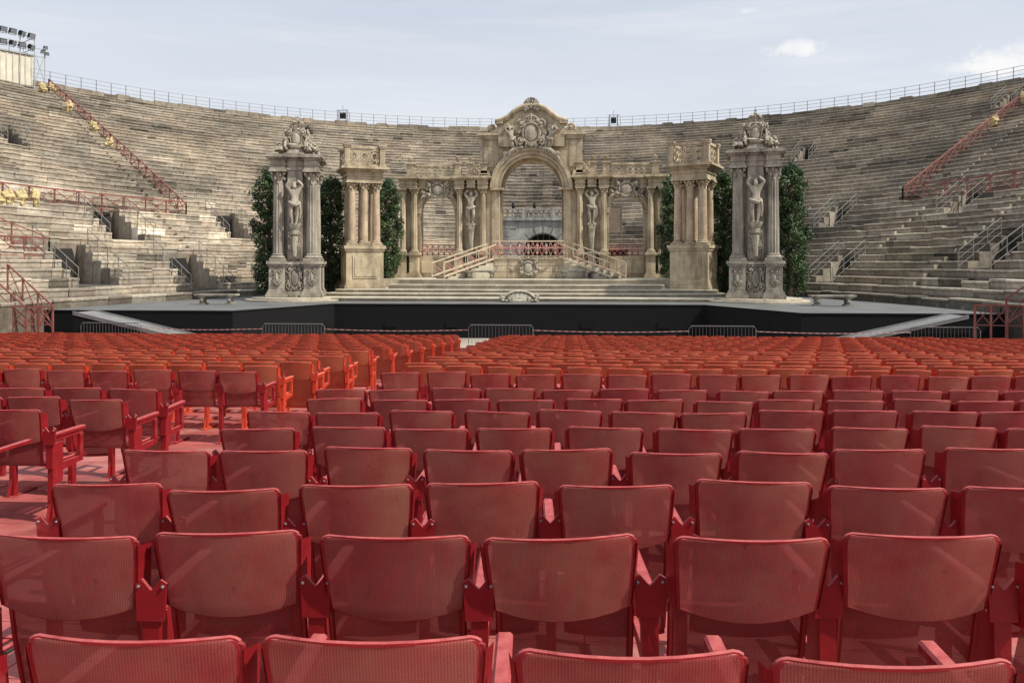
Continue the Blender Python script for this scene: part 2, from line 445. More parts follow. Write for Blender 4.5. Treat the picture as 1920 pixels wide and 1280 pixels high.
for s,ph,tb in ((-1,59.5,.28),(1,57.5,.335)):
    railing('red_railing',[cav(s*R(ph+3.2*max(0,(t-tb))),t)for t in [tb+(.98-tb)*k/20 for k in range(21)]],1.0,M_rust,'rust red diagonal railing climbing the stone steps to the rim',True,.07,2.2,GR)
    railing('red_railing',[cav(s*R(a),tb) for a in [ph+2.6*k for k in range(13)]],1.1,M_rust,'rust red lattice railing running along a terrace row',True,.07,1.3,GR)
railing('red_railing',[cav(R(-a),.115) for a in (81.5,84,86.5,89,92)],1.0,M_rust,'rust red railing section on the lower terrace',True,.055,1.4,GR)
railing('red_railing',[cav(R(-86),.19),cav(R(-81.5),.115)],1.0,M_rust,'short rust red stair railing between two terraces',True,.055,1.4,GR)
railing('red_railing',[(-18.9,28.9,.62),(-17.1,28.9,-.95)],1.0,M_rust,'rust red railing beside steps to the stage wing',True,.05,.8,GR,2,.6)
railing('red_railing',[(-18.9,28.0,.25),(-17.3,28.0,-1.1)],.95,M_rust,'rust red stair handrail next to the stage wing',False,.05,1.0,GR,2,.5)
railing('red_railing',[(-19.0,27.9,-.72),(-16.5,28.0,-.72)],.8,M_rust,'rust red lattice railing at the side of the audience floor',True,.055,.5,GR,2,.9)
railing('red_railing',[(15.9,27.8,-.55),(18.6,27.0,-.55)],.8,M_rust,'rust red lattice railing at the edge of the stage wing',True,.055,.5,GR,2,1.1)
railing('red_railing',[(16.7,27.4,-.5),(18.4,26.8,.9)],1.0,M_rust,'rust red stair handrail above the stage wing',True,.05,1.0,GR,2,.6)
for h in HO:
    for s in (-1,1):
        pts=[cav(h[0]+s*h[3]*1.35,(i+.5)/NR,stepz(i)) for i in range(max(0,h[1]-1),h[2]+1)]
        railing('handrail',[pts[0],pts[-1]],.85,M_hand,'dull grey tubular handrail beside a passage in the stone steps',False,.03,1.2,'grey handrails at the passages')

# ------------------------------------------------------------------ stage deck
g=MB()
out=[(-18.2,29.8),(-10.5,29.8),(-8.35,35.9),(8.35,35.9),(10.8,29.8),(18.0,29.8),(18.0,36),(16.5,46),(12,56),(0,62),(-12,56),(-16.5,46),(-18.2,36)]
g.add([(x,y,DECK) for x,y in out],[tuple(range(len(out)))],0)
for i in range(5):
    a=out[i];b=out[i+1]
    g.add([(a[0],a[1],DECK-.003),(b[0],b[1],DECK-.003),(b[0],b[1],GROUND),(a[0],a[1],GROUND)],[(0,3,2,1)],1)
for a,b in zip(out[:5],out[1:6]):
    g.tube([(a[0],a[1],DECK-.03),(b[0],b[1],DECK-.03)],.035,4,1)
for x in (-6,-3.2,2.9,6.3): g.box(x,x+.5,35.86,35.9,-1.2,-.9,1)
o=g.obj('stage_deck',[M_deck,M_black],smooth=False); o['kind']='structure'; tag(o,'grey stage deck with black front fascia','stage')
for s in (-1,1):
    g=MB()
    xa,xb,za,zb=16.0,11.4,-.16,-1.2
    P=[(s*xa,28.4,za),(s*xa,29.78,za),(s*xb,29.78,zb),(s*xb,28.4,zb)]
    Q=[(x,y,z-.08) for x,y,z in P]
    g.add(P+Q,[(0,3,2,1),(0,4,7,3),(2,6,5,1),(1,5,4,0),(3,7,6,2)],0)
    for x,z in ((xa-.1,za),(13.7,-.7),(xb+.1,zb)):
        for yy in (28.5,29.6): g.bar((s*x,yy,z-.05),(s*x,yy,GROUND),.08,1)
    for yy in (28.42,29.74): g.bar((s*xa,yy,za+.03),(s*xb,yy,zb+.03),.05,0)
    g.add([(s*xa,28.42,za-.08),(s*xb,28.42,zb-.08),(s*xb,28.42,GROUND),(s*xa,28.42,GROUND)],[(0,1,2,3)],1)
    o=g.obj('access_ramp',[M_ramp,M_black],smooth=False); tag(o,'grey boarded ramp leading down from the stage wing','ramp','ramps at the stage wings')

# stage steps
g=MB()
def disc(cx,cy,r,z0,z1,sx=1):
    n=28; pts=[(cx+r*sx*math.cos(2*math.pi*k/n),cy+r*math.sin(2*math.pi*k/n)) for k in range(n)]
    g.add([(x,y,z0) for x,y in pts]+[(x,y,z1) for x,y in pts],[tuple(range(n,2*n))]+[(k,(k+1)%n,n+(k+1)%n,n+k) for k in range(n)],0)
def slab(x0,x1,y0,y1,z0,z1,bow=0):
    n=24; f=[(x0+(x1-x0)*k/n, y0-bow*math.sin(math.pi*k/n)) for k in range(n+1)]
    pts=f+[(x1,y1),(x0,y1)]; m=len(pts)
    g.add([(x,y,z0) for x,y in pts]+[(x,y,z1-.06) for x,y in pts],[(k,(k+1)%m,m+(k+1)%m,m+k) for k in range(m)],0)
    p2=[(x,y-(.07 if k<=n else 0)) for k,(x,y) in enumerate(pts)]
    g.add([(x,y,z1-.06) for x,y in p2]+[(x,y,z1) for x,y in p2],[tuple(range(m-1,-1,-1)),tuple(range(m,2*m))]+[(k,(k+1)%m,m+(k+1)%m,m+k) for k in range(m)],0)
slab(-13.3,13.3,38.6,50,DECK,.03)
for s in (-1,1):
    disc(s*11.3,39.3,2.5,DECK,-.05); disc(s*11.3,39.3,2.15,-.05,.037)
slab(-10.2,10.2,40.4,50,.033,.20,.3)
slab(-9.9,9.9,41.3,50,.203,.37,.4)
slab(-7.3,7.3,42.2,50,.373,.60,.6)
slab(-7.0,7.0,43.3,52,.603,.86,.7)
g.box(-10.3,-6.9,45.2,52,.37,.855); g.box(6.9,10.3,45.2,52,.37,.855)
o=g.obj('stage_steps',[M_step],smooth=False); tag(o,'broad pale stone steps of the stage platform','steps')

# ------------------------------------------------------------------ figure (carved statue)
def make_figure():
    V=[(0,0,0),(.03,0,.2),(0,-.02,.45),(0,-.03,.63),(0,-.07,.74),(0,-.09,.84),
       (-.22,0,.56),(-.40,-.08,.76),(-.22,-.08,1.02),(.22,0,.58),(.42,-.06,.80),(.14,-.1,1.03),
       (-.12,-.02,-.1),(-.17,-.16,-.50),(-.10,-.02,-.95),(.13,0,-.1),(.14,-.03,-.52),(.08,.02,-.97),(-.11,-.14,-1.0),(.09,-.12,-1.02)]
    E=[(0,1),(1,2),(2,3),(3,4),(4,5),(2,6),(6,7),(7,8),(2,9),(9,10),(10,11),(0,12),(12,13),(13,14),(0,15),(15,16),(16,17),(14,18),(17,19)]
    r=[.17,.14,.19,.075,.11,.085,.10,.07,.055,.10,.07,.055,.14,.095,.06,.14,.095,.06,.045,.045]
    me=bpy.data.meshes.new('fig'); me.from_pydata(V,E,[]); ob=bpy.data.objects.new('fig',me); COL.objects.link(ob)
    md=ob.modifiers.new('Skin','SKIN'); 
    sv=me.skin_vertices[0].data
    for i,q in enumerate(r): sv[i].radius=(q,q)
    sv[0].use_root=True
    ob.modifiers.new('S','SUBSURF').levels=1
    dg=bpy.context.evaluated_depsgraph_get(); dg.update()
    m2=bpy.data.meshes.new_from_object(ob.evaluated_get(dg))
    vs=[tuple(v.co) for v in m2.vertices]; fs=[tuple(p.vertices) for p in m2.polygons]
    bpy.data.objects.remove(ob); return vs,fs
FV,FF=make_figure()
def figure(mb,M,mat=0,drape=True):
    mb.add(FV,FF,mat,M)
    mb.ell((0,-.10,.80),(.09,.05,.07),mat,M)
    mb.ell((0,.02,.88),(.12,.12,.09),mat,M,lump=.5)
    if drape:
        mb.tube([(-.24,-.05,.02),(-.1,-.2,-.08),(.1,-.2,-.14),(.24,-.05,-.05),(.28,.02,-.4),(.24,.05,-.75)],[.07,.09,.09,.08,.09,.05],7,mat,M)
        mb.tube([(.24,0,-.0),(.1,.17,-.06),(-.12,.17,-.05),(-.24,0,.02)],.08,6,mat,M)
def cartouche(mb,x,y,z,w,h,mat=0,M=None,crown=False,seed=0):
    rnd=random.Random(seed)
    mb.ell((x,y,z),(w*.26,.10,h*.34),mat,M,14,8)
    n=16; mb.tube([(x+w*.31*math.cos(2*math.pi*k/n),y-.03,z+h*.40*math.sin(2*math.pi*k/n)) for k in range(n)],.045*max(w,.7),5,mat,M,True)
    for s in (-1,1):
        mb.scroll(x+s*w*.36,z+h*.34,y-.04,h*.17,.05*max(w,.6),1.4,math.pi/2,-s,mat,M)
        mb.scroll(x+s*w*.36,z-h*.30,y-.04,h*.15,.05*max(w,.6),1.4,-math.pi/2,s,mat,M)
        for k in range(7):
            a=rnd.uniform(-1.1,1.1); d=rnd.uniform(.38,.52)
            mb.ell((x+s*w*d*math.cos(a)*.95,y-.02,z+h*.55*math.sin(a)),(w*.075,.06,h*.09),mat,M,6,5,.6)
    for k in range(5):
        mb.ell((x+(k-2)*w*.08,y-.05,z-h*(.46-.03*abs(k-2))),(w*.05,.05,h*.08),mat,M,6,5)
    if crown:
        mb.tube([(x-w*.16,y,z+h*.47),(x+w*.16,y,z+h*.47)],.06*w,6,mat,M)
        for k in range(5):
            q=(k-2)/2; mb.tube([(x+q*w*.17,y-.05,z+h*.48),(x+q*w*.21,y-.08,z+h*.58),(x+q*w*.08,y-.03,z+h*.67)],.03*w,5,mat,M)
        mb.ell((x,y,z+h*.70),(w*.05,w*.05,h*.045),mat,M,8,6)
def column(mb,x,y,z0,z1,r,mat=0,flutes=0,M=None,matcap=None):
    if matcap is None: matcap=mat
    T=Matrix.Translation((x,y,0)); T=M@T if M is not None else T
    mb.cbox(0,0,r*2.9,r*2.9,z0,z0+r*.5,matcap,T)
    mb.lathe([(r*1.35,z0+r*.5),(r*1.42,z0+r*.65),(r*1.3,z0+r*.85),(r*1.1,z0+r*.95),(r*1.2,z0+r*1.1),(r*1.02,z0+r*1.25)],16,matcap,T)
    zc=z1-r*2.3
    mb.lathe([(r,z0+r*1.2),(r*1.0,z0+(z1-z0)*.35),(r*.86,zc)],48 if flutes else 16,mat,T,flutes,.16)
    mb.lathe([(r*.95,zc-.01),(r*1.0,zc+.05),(r*.88,zc+.08),(r*1.0,zc+r*.9),(r*1.3,zc+r*1.8),(r*1.2,zc+r*1.95)],12,matcap,T,6,.25)
    for k in range(8):
        a=k*math.pi/4+.39; mb.ell((r*1.12*math.cos(a),r*1.12*math.sin(a),zc+r*(.8 if k%2 else 1.45)),(r*.26,r*.26,r*.33),matcap,T,6,5)
    for sx in (-1,1):
        for sy in (-1,1): mb.ell((sx*r*1.05,sy*r*1.05,zc+r*1.65),(r*.3,r*.3,r*.28),matcap,T,6,5)
    mb.cbox(0,0,r*3.0,r*3.0,z1-r*.35,z1,matcap,T)
def mould(mb,x0,x1,y0,y1,z0,z1,steps,mat=0,M=None):
    p=0
    for f,pr in steps:
        mb.box(x0-pr,x1+pr,y0-pr,y1+pr,z0+(z1-z0)*p,z0+(z1-z0)*f+.0,mat,M); p=f
ENT=[(.12,.03),(.3,.0),(.36,.05),(.62,.015),(.70,.07),(.80,.14),(.92,.24),(1.0,.19)]
BASE=[(.10,.16),(.16,.10),(.22,.04),(.86,.0),(.92,.06),(1.0,.12)]
def pierced(mb,x0,x1,z0,z1,y,t=.1,mat=0,M=None):
    mb.box(x0,x1,y-t*.8,y+t*.8,z1-.14,z1,mat,M); mb.box(x0,x1,y-t*.8,y+t*.8,z0,z0+.12,mat,M)
    h=z1-z0-.26; zc=z0+.12+h/2; n=max(1,round((x1-x0)/(h*.7))); w=(x1-x0)/n
    for k in range(n):
        cx=x0+w*(k+.5); mb.ring(cx,zc,h*.20,h*.28,y-t*.4,y+t*.4,0,360,12,mat,M)
        for q in (-1,1):
            mb.bar((cx-w*.5,y,zc+q*h*.5),(cx-w*.10,y,zc+q*h*.24),.045,mat,M); mb.bar((cx+w*.5,y,zc+q*h*.5),(cx+w*.10,y,zc+q*h*.24),.045,mat,M)
        mb.bar((cx+w*.5,y,zc-h*.5),(cx+w*.5,y,zc+h*.5),.05,mat,M)
def urn(mb,x,y,z,h,mat=0,M=None):
    T=Matrix.Translation((x,y,z)); T=M@T if M is not None else T
    mb.lathe([(h*.22,0),(h*.22,h*.08),(h*.08,h*.14),(h*.1,h*.25),(h*.28,h*.45),(h*.32,h*.62),(h*.2,h*.7),(h*.26,h*.76),(h*.12,h*.88),(h*.05,h),(0.01,h*1.03)],12,mat,T)
    for k in range(6):
        a=k*math.pi/3; mb.ell((h*.26*math.cos(a),h*.26*math.sin(a),h*.74),(h*.1,h*.1,h*.13),mat,T,6,4,.5)

# ------------------------------------------------------------------ side towers
tw=empty('column_tower',(-11.3,39.4,.035),'grey baroque stage tower with fluted columns, atlas statue and crowned crest','stage tower','baroque towers of the stage set',R(12))
tw.scale=(.94,.94,1)
g=MB(); mould(g,-1.1,1.1,-1.1,1.1,0,1.75,BASE)
for sx in (-1,1):
    for sy in (-1,1): mould(g,sx*.88-.40,sx*.88+.40,sy*.88-.40,sy*.88+.40,.002,1.78,BASE)
for q in (0,90,-90): cartouche(g,0,-1.14,.95,.75,1.2,0,TR((0,0,0),R(q)),False,3+q)
for sx in (-1,1): cartouche(g,sx*.88,-1.30,1.0,.35,.8,0,None,False,6)
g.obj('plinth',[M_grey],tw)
g=MB(); g.cbox(0,0,1.6,1.6,1.78,6.25); g.box(-.38,.38,-1.0,-.75,1.78,6.25)
g.box(-.27,.27,-1.07,-.95,1.9,3.4)
g.obj('shaft',[M_grey],tw,smooth=False)
for sx in (-1,1):
    for sy in (-1,1):
        g=MB(); column(g,sx*.85,sy*.85,1.78,6.25,.29,0,12); g.obj('column',[M_grey],tw)
g=MB(); figure(g,TR((0,-1.22,4.65),0,1.05)); 
g.lathe([(.16,3.0),(.24,3.1),(.2,3.3),(.32,3.5),(.36,3.62),(.25,3.62)],12,0,TR((0,-1.10,0))); 
g.tube([(0,-1.14,2.0),(0,-1.16,2.5),(0,-1.14,3.0)],[.10,.17,.2],8); cartouche(g,0,-1.16,2.75,.5,.9,0,None,False,8)
g.obj('statue',[M_pale],tw)
g=MB(); mould(g,-1.02,1.02,-1.02,1.02,6.25,7.02,ENT)
for sx in (-1,1):
    for sy in (-1,1): mould(g,sx*.85-.35,sx*.85+.35,sy*.85-.35,sy*.85+.35,6.252,7.0,ENT)
g.lathe([(1.12,7.02),(1.12,7.1),(.95,7.14),(.85,7.32),(.9,7.36)],16)
g.obj('entablature',[M_grey],tw)
g=MB(); Q=-.12
g.ell((0,0,7.55+Q),(.98,.85,.30),0,None,14,8,.5); g.ell((0,0,7.9+Q),(.50,.45,.62),0,None,12,8,.5)
for q in range(4):
    M=TR((0,0,Q),q*math.pi/2)
    cartouche(g,0,-.52,7.95,.95,1.0,0,M,False,20+q)
    for s in (-1,1):
        g.scroll(s*.85,7.55,-.5,.22,.075,1.5,math.pi/2,-s,0,M); g.scroll(s*.52,7.85,-.52,.18,.06,1.5,math.pi/2,-s,0,M)
        g.tube([(s*.35,-.45,8.35),(s*.5,-.5,8.15),(s*.62,-.55,7.75),(s*.9,-.6,7.45)],[.04,.07,.08,.05],6,0,M)
        g.ell((s*.98,-.7,7.42),(.15,.15,.14),0,M,7,5,.6)
        for k in range(5): g.ell((s*(.3+.16*k),-.74,7.36+.07*math.sin(k*2.2)),(.09,.08,.10),0,M,7,5,.6)
g.lathe([(.33,8.42+Q),(.37,8.47+Q),(.31,8.54+Q),(.28,8.56+Q)],14)
for k in range(8):
    a=k*math.pi/4; c,s=math.cos(a),math.sin(a)
    g.tube([(.3*c,.3*s,8.52+Q),(.4*c,.4*s,8.7+Q),(.27*c,.27*s,8.88+Q),(.04*c,.04*s,8.92+Q)],.045,5); g.ell((.33*c,.33*s,8.6+Q),(.055,.055,.06),0,None,6,4)
g.ell((0,0,9.0+Q),(.09,.09,.09)); g.box(-.03,.03,-.02,.02,9.05+Q,9.2+Q); g.box(-.08,.08,-.018,.018,9.1+Q,9.15+Q)
g.obj('crest',[M_pale],tw)
copy_thing(tw,(11.3,39.3,.035),R(-12))

# ------------------------------------------------------------------ pavilions
pv=empty('column_pavilion',(-9.0,43.2,.37),'tan pavilion of round columns on a pedestal with pierced balustrade','stage pavilion','columned pavilions of the stage set',R(24))
g=MB(); mould(g,-1.0,1.0,-1.0,1.0,-.16,2.3,[(.14,.10),(.18,.05),(.22,.02),(.88,.0),(.93,.06),(1.0,.12)])
for r4 in range(4):
    M=TR((0,0,0),r4*math.pi/2); g.box(-.65,.65,-1.04,-.99,.55,1.8,0,M); g.box(-.55,.55,-1.07,-1.03,.65,1.7,0,M)
g.obj('pedestal',[M_tan],pv,smooth=False)
for i,(x,y) in enumerate(((-.66,-.66),(.66,-.66),(-.66,.66),(.66,.66),(0,0),(.0,-.66))):
    g=MB(); column(g,x,y,2.3+.002*i,5.75-.002*i,.22,0,0,None,1); g.obj('column',[M_col,M_tan],pv)
g=MB(); mould(g,-.93,.93,-.93,.93,5.75,6.55,[(.15,.02),(.35,.0),(.42,.06),(.62,.03),(.72,.12),(.82,.22),(.94,.36),(1,.30)])
g.obj('entablature',[M_tan],pv,smooth=False)
g=MB()
for r4 in range(4):
    M=TR((0,0,0),r4*math.pi/2); pierced(g,-.82,.82,6.55,7.65,-.93,.09,0,M)
    mould(g,-1.08,-.80,-1.08,-.80,6.553,7.72,[(.1,.05),(.85,0),(.93,.04),(1,.07)],0,M)
g.box(-.85,.85,-.85,.85,6.55,6.62)
g.obj('balustrade',[M_tan],pv)
copy_thing(pv,(8.95,43.1,.37),R(-24))

# ------------------------------------------------------------------ main facade
FY=49.8
fc=empty('baroque_facade',(0,FY,.86),'tan baroque stage facade with tall central arch, statues and crest','stage facade')
g=MB()
def z(v): return v-.86
for s in (-1,1):
    def bx(x0,x1,*a): g.box(min(s*x0,s*x1),max(s*x0,s*x1),*a)
    bx(2.45,4.75,-.3,.7,0,z(6.4)); bx(6.95,8.1,-.3,.7,0,z(6.4)); bx(4.75,6.95,-.2,.5,0,z(2.2))
    n=14; arc=[(s*5.85+1.1*math.cos(math.pi*k/n),z(5.0)+1.1*math.sin(math.pi*k/n)) for k in range(n+1)]
    poly=[(s*5.85+1.1,z(6.4)),(s*5.85+1.1,z(5.0))]+arc[1:-1]+[(s*5.85-1.1,z(5.0)),(s*5.85-1.1,z(6.4))]
    g.prism(poly,-.25,.65)
    g.box(s*2.22-.24,s*2.22+.24,-.35,1.3,z(.87),z(6.4))
    bx(4.8,6.9,-.26,-.2,z(1.15),z(1.95)); 
n=24
arc=[(2.2*math.cos(math.pi*k/n),z(6.4)+2.0*math.sin(math.pi*k/n)) for k in range(n+1)]
poly=[(3.15,z(9.7)),(3.15,z(6.4))]+arc+[(-3.15,z(6.4)),(-3.15,z(9.7))]
g.prism(poly,-.28,.9)
g.prism([(-2.05,z(9.7)),(2.05,z(9.7)),(2.05,z(10.55)),(1.5,z(10.75)),(1.0,z(11.15)),(.5,z(11.38)),(0,z(11.45)),(-.5,z(11.38)),(-1.0,z(11.15)),(-1.5,z(10.75)),(-2.05,z(10.55))][::-1],-.45,.6)
g.box(-2.05,2.05,-.48,-.28,z(8.95),z(9.69))
for s in (-1,1): g.box(s*2.65-.3,s*2.65+.3,-.34,-.28,z(7.7),z(9.3))
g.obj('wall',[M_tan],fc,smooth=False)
g=MB()
for r0,r1,p in ((2.3,2.55,.62),(2.08,2.3,.52),(1.9,2.08,.40)): g.ring(0,z(6.4),r0,r1,-p,.5,0,180,32)
g.ring(0,z(6.4),1.74,1.9,.2,1.0,0,180,32); 
for s in (-1,1):
    for r0,r1,p in ((1.1,1.3,.36),(1.02,1.1,.30)): g.ring(s*5.85,z(5.0),r0,r1,-p,.2,0,180,20)
    for q in (-1,1):
        g.box(s*5.85+q*1.2-.16,s*5.85+q*1.2+.16,-.40,.3,z(4.85),z(5.0)); g.box(s*5.85+q*1.19-.11,s*5.85+q*1.19+.11,-.34,.2,z(2.2),z(4.85))
    g.box(s*2.12-.42,s*2.12+.42,-.6,1.2,z(6.28),z(6.418))
    g.box(s*2.0-.13,s*2.0+.13,.2,1.0,z(2.06),z(6.28))
g.obj('arch',[M_tan],fc)
g=MB()
for s in (-1,1):
    x0,x1=sorted((s*2.55,s*8.1)); mould(g,x0,x1,-.36,.7,z(6.4),z(7.15),ENT)
    for i,(c,w) in enumerate(((3.0,.3),(4.45,.3),(3.72,.25),(7.65,.5))):
        e=.004*(i+1); mould(g,s*c-w,s*c+w,-.72-e*2,-.3,z(6.4+e),z(7.15-e),ENT)
    x0,x1=sorted((s*2.1,s*3.15)); mould(g,x0,x1,-.34,.9,z(9.45),z(9.85),[(.3,.03),(.55,.08),(.85,.18),(1,.14)])
    x0,x1=sorted((s*2.6,s*3.14)); mould(g,x0,x1,-.37,.9,z(7.155),z(7.5),[(.5,.08),(1,.03)])
    g.scroll(s*2.45,z(10.15),-.3,.28,.09,1.5,-math.pi/2,s)
P=[(-2.25,10.55),(-1.95,10.58),(-1.5,10.78),(-1.15,11.08),(-.9,11.28),(-.5,11.46),(0,11.52),(.5,11.46),(.9,11.28),(1.15,11.08),(1.5,10.78),(1.95,10.58),(2.25,10.55)]
for dz,dy,w in ((0,-.55,.10),(-.14,-.50,.07),(.05,-.35,.12)): g.tube([(x,dy,z(q)+dz) for x,q in P],w,6)
g.tube([(x,.3,z(q)+.02) for x,q in P],.16,6)
g.box(-2.2,-1.75,-.62,.65,z(10.36),z(10.6)); g.box(1.75,2.2,-.62,.65,z(10.36),z(10.6))
g.obj('cornice',[M_tan],fc)
for s in (-1,1):
    for i,x in enumerate((3.0,4.45,7.28,8.0)):
        g=MB(); y=-.55; e=.004*i
        mould(g,s*x-.27,s*x+.27,y-.27-e,y+.25,.0,z(2.4)-e,BASE); column(g,s*x,y,z(2.4)-e,z(6.4)-e,.19,0,10); g.obj('column',[M_tan],fc)
    for x,rz,yy in ((3.72,0,-.6),(8.55,s*R(80),.0)):
        g=MB(); M=TR((s*x,yy,0),rz)
        figure(g,M@TR((0,0,z(5.25)),0,(1.0*s,1.0,1.0)))
        g.tube([(0,0,z(2.5)),(0,0,z(3.2)),(0,-.02,z(3.9)),(0,0,z(4.2))],[.10,.15,.22,.3],8,0,M); g.ell((0,-.15,z(3.9)),(.22,.12,.25),0,M,8,6,.5)
        g.scroll(-.16,z(4.1),-.2,.12,.05,1.2,0,1,0,M); g.scroll(.16,z(4.1),-.2,.12,.05,1.2,math.pi,-1,0,M)
        mould(g,-.22,.22,-.22,.2,0,z(2.46),BASE,0,M)
        g.obj('statue',[M_pale],fc)
    g=MB()
    pierced(g,*sorted((s*4.85,s*7.3)),z(7.16),z(7.95),-.15,.08)
    for x in (2.95,3.8,4.6,7.6):
        mould(g,s*x-.2,s*x+.2,-.4,.1,z(7.156),z(8.0),[(.12,.05),(.85,0),(.92,.04),(1,.08)])
        urn(g,s*x,-.15,z(8.0),.45)
    cartouche(g,s*3.4,-.45,z(7.6),.35,.6,0,None,False,31)
    g.obj('balustrade',[M_tan],fc)
    g=MB(); cartouche(g,s*5.85,-.42,z(6.3),1.5,1.0,0,None,True,40+s)
    for q in (-1,1):
        g.scroll(s*5.85+q*.9,z(6.15),-.40,.22,.07,1.5,0,q); g.tube([(s*5.85+q*.5,-.42,z(6.0)),(s*5.85+q*.95,-.42,z(5.9)),(s*5.85+q*1.25,-.4,z(5.55))],[.08,.07,.03],6)
    g.obj('relief',[M_pale],fc)
g=MB()
cartouche(g,0,-.72,z(9.75),1.7,1.6,0,None,True,51)
for s in (-1,1):
    figure(g,TR((s*1.15,-.72,z(9.45)),R(-20*s),(.75*s,.75,.75),0,R(18*s)))
    g.tube([(s*1.0,-.55,z(9.9)),(s*1.45,-.5,z(10.25)),(s*1.75,-.5,z(9.9))],[.08,.14,.03],6)
    g.tube([(s*.5,-.65,z(8.9)),(s*1.1,-.65,z(8.75)),(s*1.6,-.6,z(8.4)),(s*1.8,-.6,z(8.0))],[.12,.13,.1,.04],7)
    for k in range(6): g.ell((s*(.3+.26*k),-.62,z(8.95-.10*k+.1*math.sin(3*k))),(.15,.12,.14),0,None,7,5,.6)
g.obj('coat_of_arms',[M_pale],fc)
g=MB()
for k in range(11):
    a=R(-8+196*k/10); c=Vector((0,-.5,z(11.42)))
    e=c+Vector((math.cos(a)*.46,.10,math.sin(a)*.52)); g.tube([c,c.lerp(e,.5)+Vector((0,-.08,0)),e],[.03,.07,.10],6); g.ell(e,(.09,.09,.09),0,None,7,5)
g.ell((0,-.5,z(11.4)),(.2,.14,.16)); g.scroll(-.35,z(11.2),-.6,.18,.06,1.3,0,1); g.scroll(.35,z(11.2),-.6,.18,.06,1.3,math.pi,-1)
g.obj('shell_ornament',[M_grey],fc)

for s in (-1,1):
    for (x0,x1,yy,z0,z1) in ((8.9,10.3,48.6,.85,2.2),(9.9,11.6,44.4,.03,2.3)):
        g=MB(); a,b=sorted((s*x0,s*x1)); L=b-a
        mould(g,-L/2,L/2,-.2,.2,0,z1-z0,[(.12,.06),(.18,.03),(.84,0),(.9,.04),(1,.1)]); g.box(-L/2+.25,L/2-.25,-.24,-.19,.4,z1-z0-.4)
        urn(g,-s*(L/2-.3),0,z1-z0,.6)
        o=g.obj('dado_wall',[M_tan],loc=((a+b)/2,yy,z0)); tag(o,'low tan panelled wall topped by a small urn','wall','low panelled walls of the stage set')
# ------------------------------------------------------------------ terrace and stairs
tr=empty('terrace',(0,47.4,.86),'raised tan terrace with medallion and double stairs before the arch','terrace')
g=MB(); g.box(-2.05,2.05,-1.4,4.0,0,1.12); g.box(-2.12,2.12,-1.48,4.0,1.12,1.2)
for k in range(5):
    for j in range(3):
        x0=-2.0+.8*k+(.2 if j%2 else 0); x1=min(2.04,x0+.78); g.box(x0,x1,-1.425,-1.39,.03+.36*j,.37+.36*j)
g.obj('platform',[M_tan],tr,smooth=False)
g=MB(); cartouche(g,0,-1.45,.62,1.1,.9,0,None,False,60)
for s in (-1,1): g.tube([(s*.5,-1.44,.62),(s*.9,-1.44,.5),(s*1.2,-1.44,.7)],[.07,.05,.02],6)
g.obj('medallion',[M_pale],tr)
for s in (-1,1):
    d=Vector((s*.84,-.54,0)).normalized(); w=Vector((-d.y,d.x,0))*s
    T=Vector((s*2.1,-.45,1.2)); n=7; L=3.3
    g=MB()
    for k in range(n):
        zt=1.2-1.2*(k+1)/ (n+1); a=T+d*(L*k/n); b=T+d*(L*(k+1)/n)
        p=[a-w*.85,b-w*.85,b+w*.85,a+w*.85]
        g.add([(q.x,q.y,0) for q in p]+[(q.x,q.y,zt) for q in p],[(4,5,6,7),(0,1,5,4),(1,2,6,5),(2,3,7,6),(3,0,4,7)] if s>0 else [(7,6,5,4),(4,5,1,0),(5,6,2,1),(6,7,3,2),(7,4,0,3)])
        q0=b-w*.9;q1=b+w*.9; g.bar((q0.x,q0.y,zt),(q1.x,q1.y,zt),.05)
    p0=Vector((s*2.05,-1.4,0));p1=Vector((s*2.05,.6,0)); h0=T-w*.85;h1=T+w*.85
    g.add([(p0.x,p0.y,0),(h0.x,h0.y,0),(h1.x,h1.y,0),(p1.x,p1.y,0),(p0.x,p0.y,1.195),(h0.x,h0.y,1.195),(h1.x,h1.y,1.195),(p1.x,p1.y,1.195)],[(4,5,6,7),(0,1,5,4),(2,3,7,6),(1,2,6,5)])
    g.obj('stair',[M_step],tr,smooth=False)
    g=MB()
    for side in (-.88,.88):
        a=T+w*side; b=T+d*(L+.25)+w*side; b.z=.05
        up=Vector((0,0,.85)); 
        g.bar(a+up,b+up,.06); g.bar(a+up*.10,b+up*.10,.09)
        for k in range(6):
            q=a.lerp(b,k/5); g.bar(q-Vector((0,0,.02)),q+up,.06 if k in(0,5) else .035)
            if k<5:
                q2=a.lerp(b,(k+1)/5); g.bar(q+up*.12,q2+up*.95,.03,1)
    g.obj('stair_railing',[M_wood,M_pink],tr,smooth=False)
g=MB(); 
g.bar((-2.05,-1.35,2.15),(2.05,-1.35,2.15),.07); g.bar((-2.05,-1.35,1.28),(2.05,-1.35,1.28),.05)
for k in range(9): g.bar((-2.05+4.1*k/8,-1.35,1.2),(-2.05+4.1*k/8,-1.35,2.15),.06)
for k in range(16):
    x0=-2.05+4.1*k/16; x1=x0+4.1/16
    g.bar((x0,-1.36,1.32),(x1,-1.36,2.10),.04,1); g.bar((x0,-1.36,2.10),(x1,-1.36,1.32),.04,1)
    g.bar((x0,-1.39,1.72+.06*(k%2)),(x1,-1.39,1.72+.06*((k+1)%2)),.08,1)
g.obj('railing',[M_wood,M_pink],tr,smooth=False)
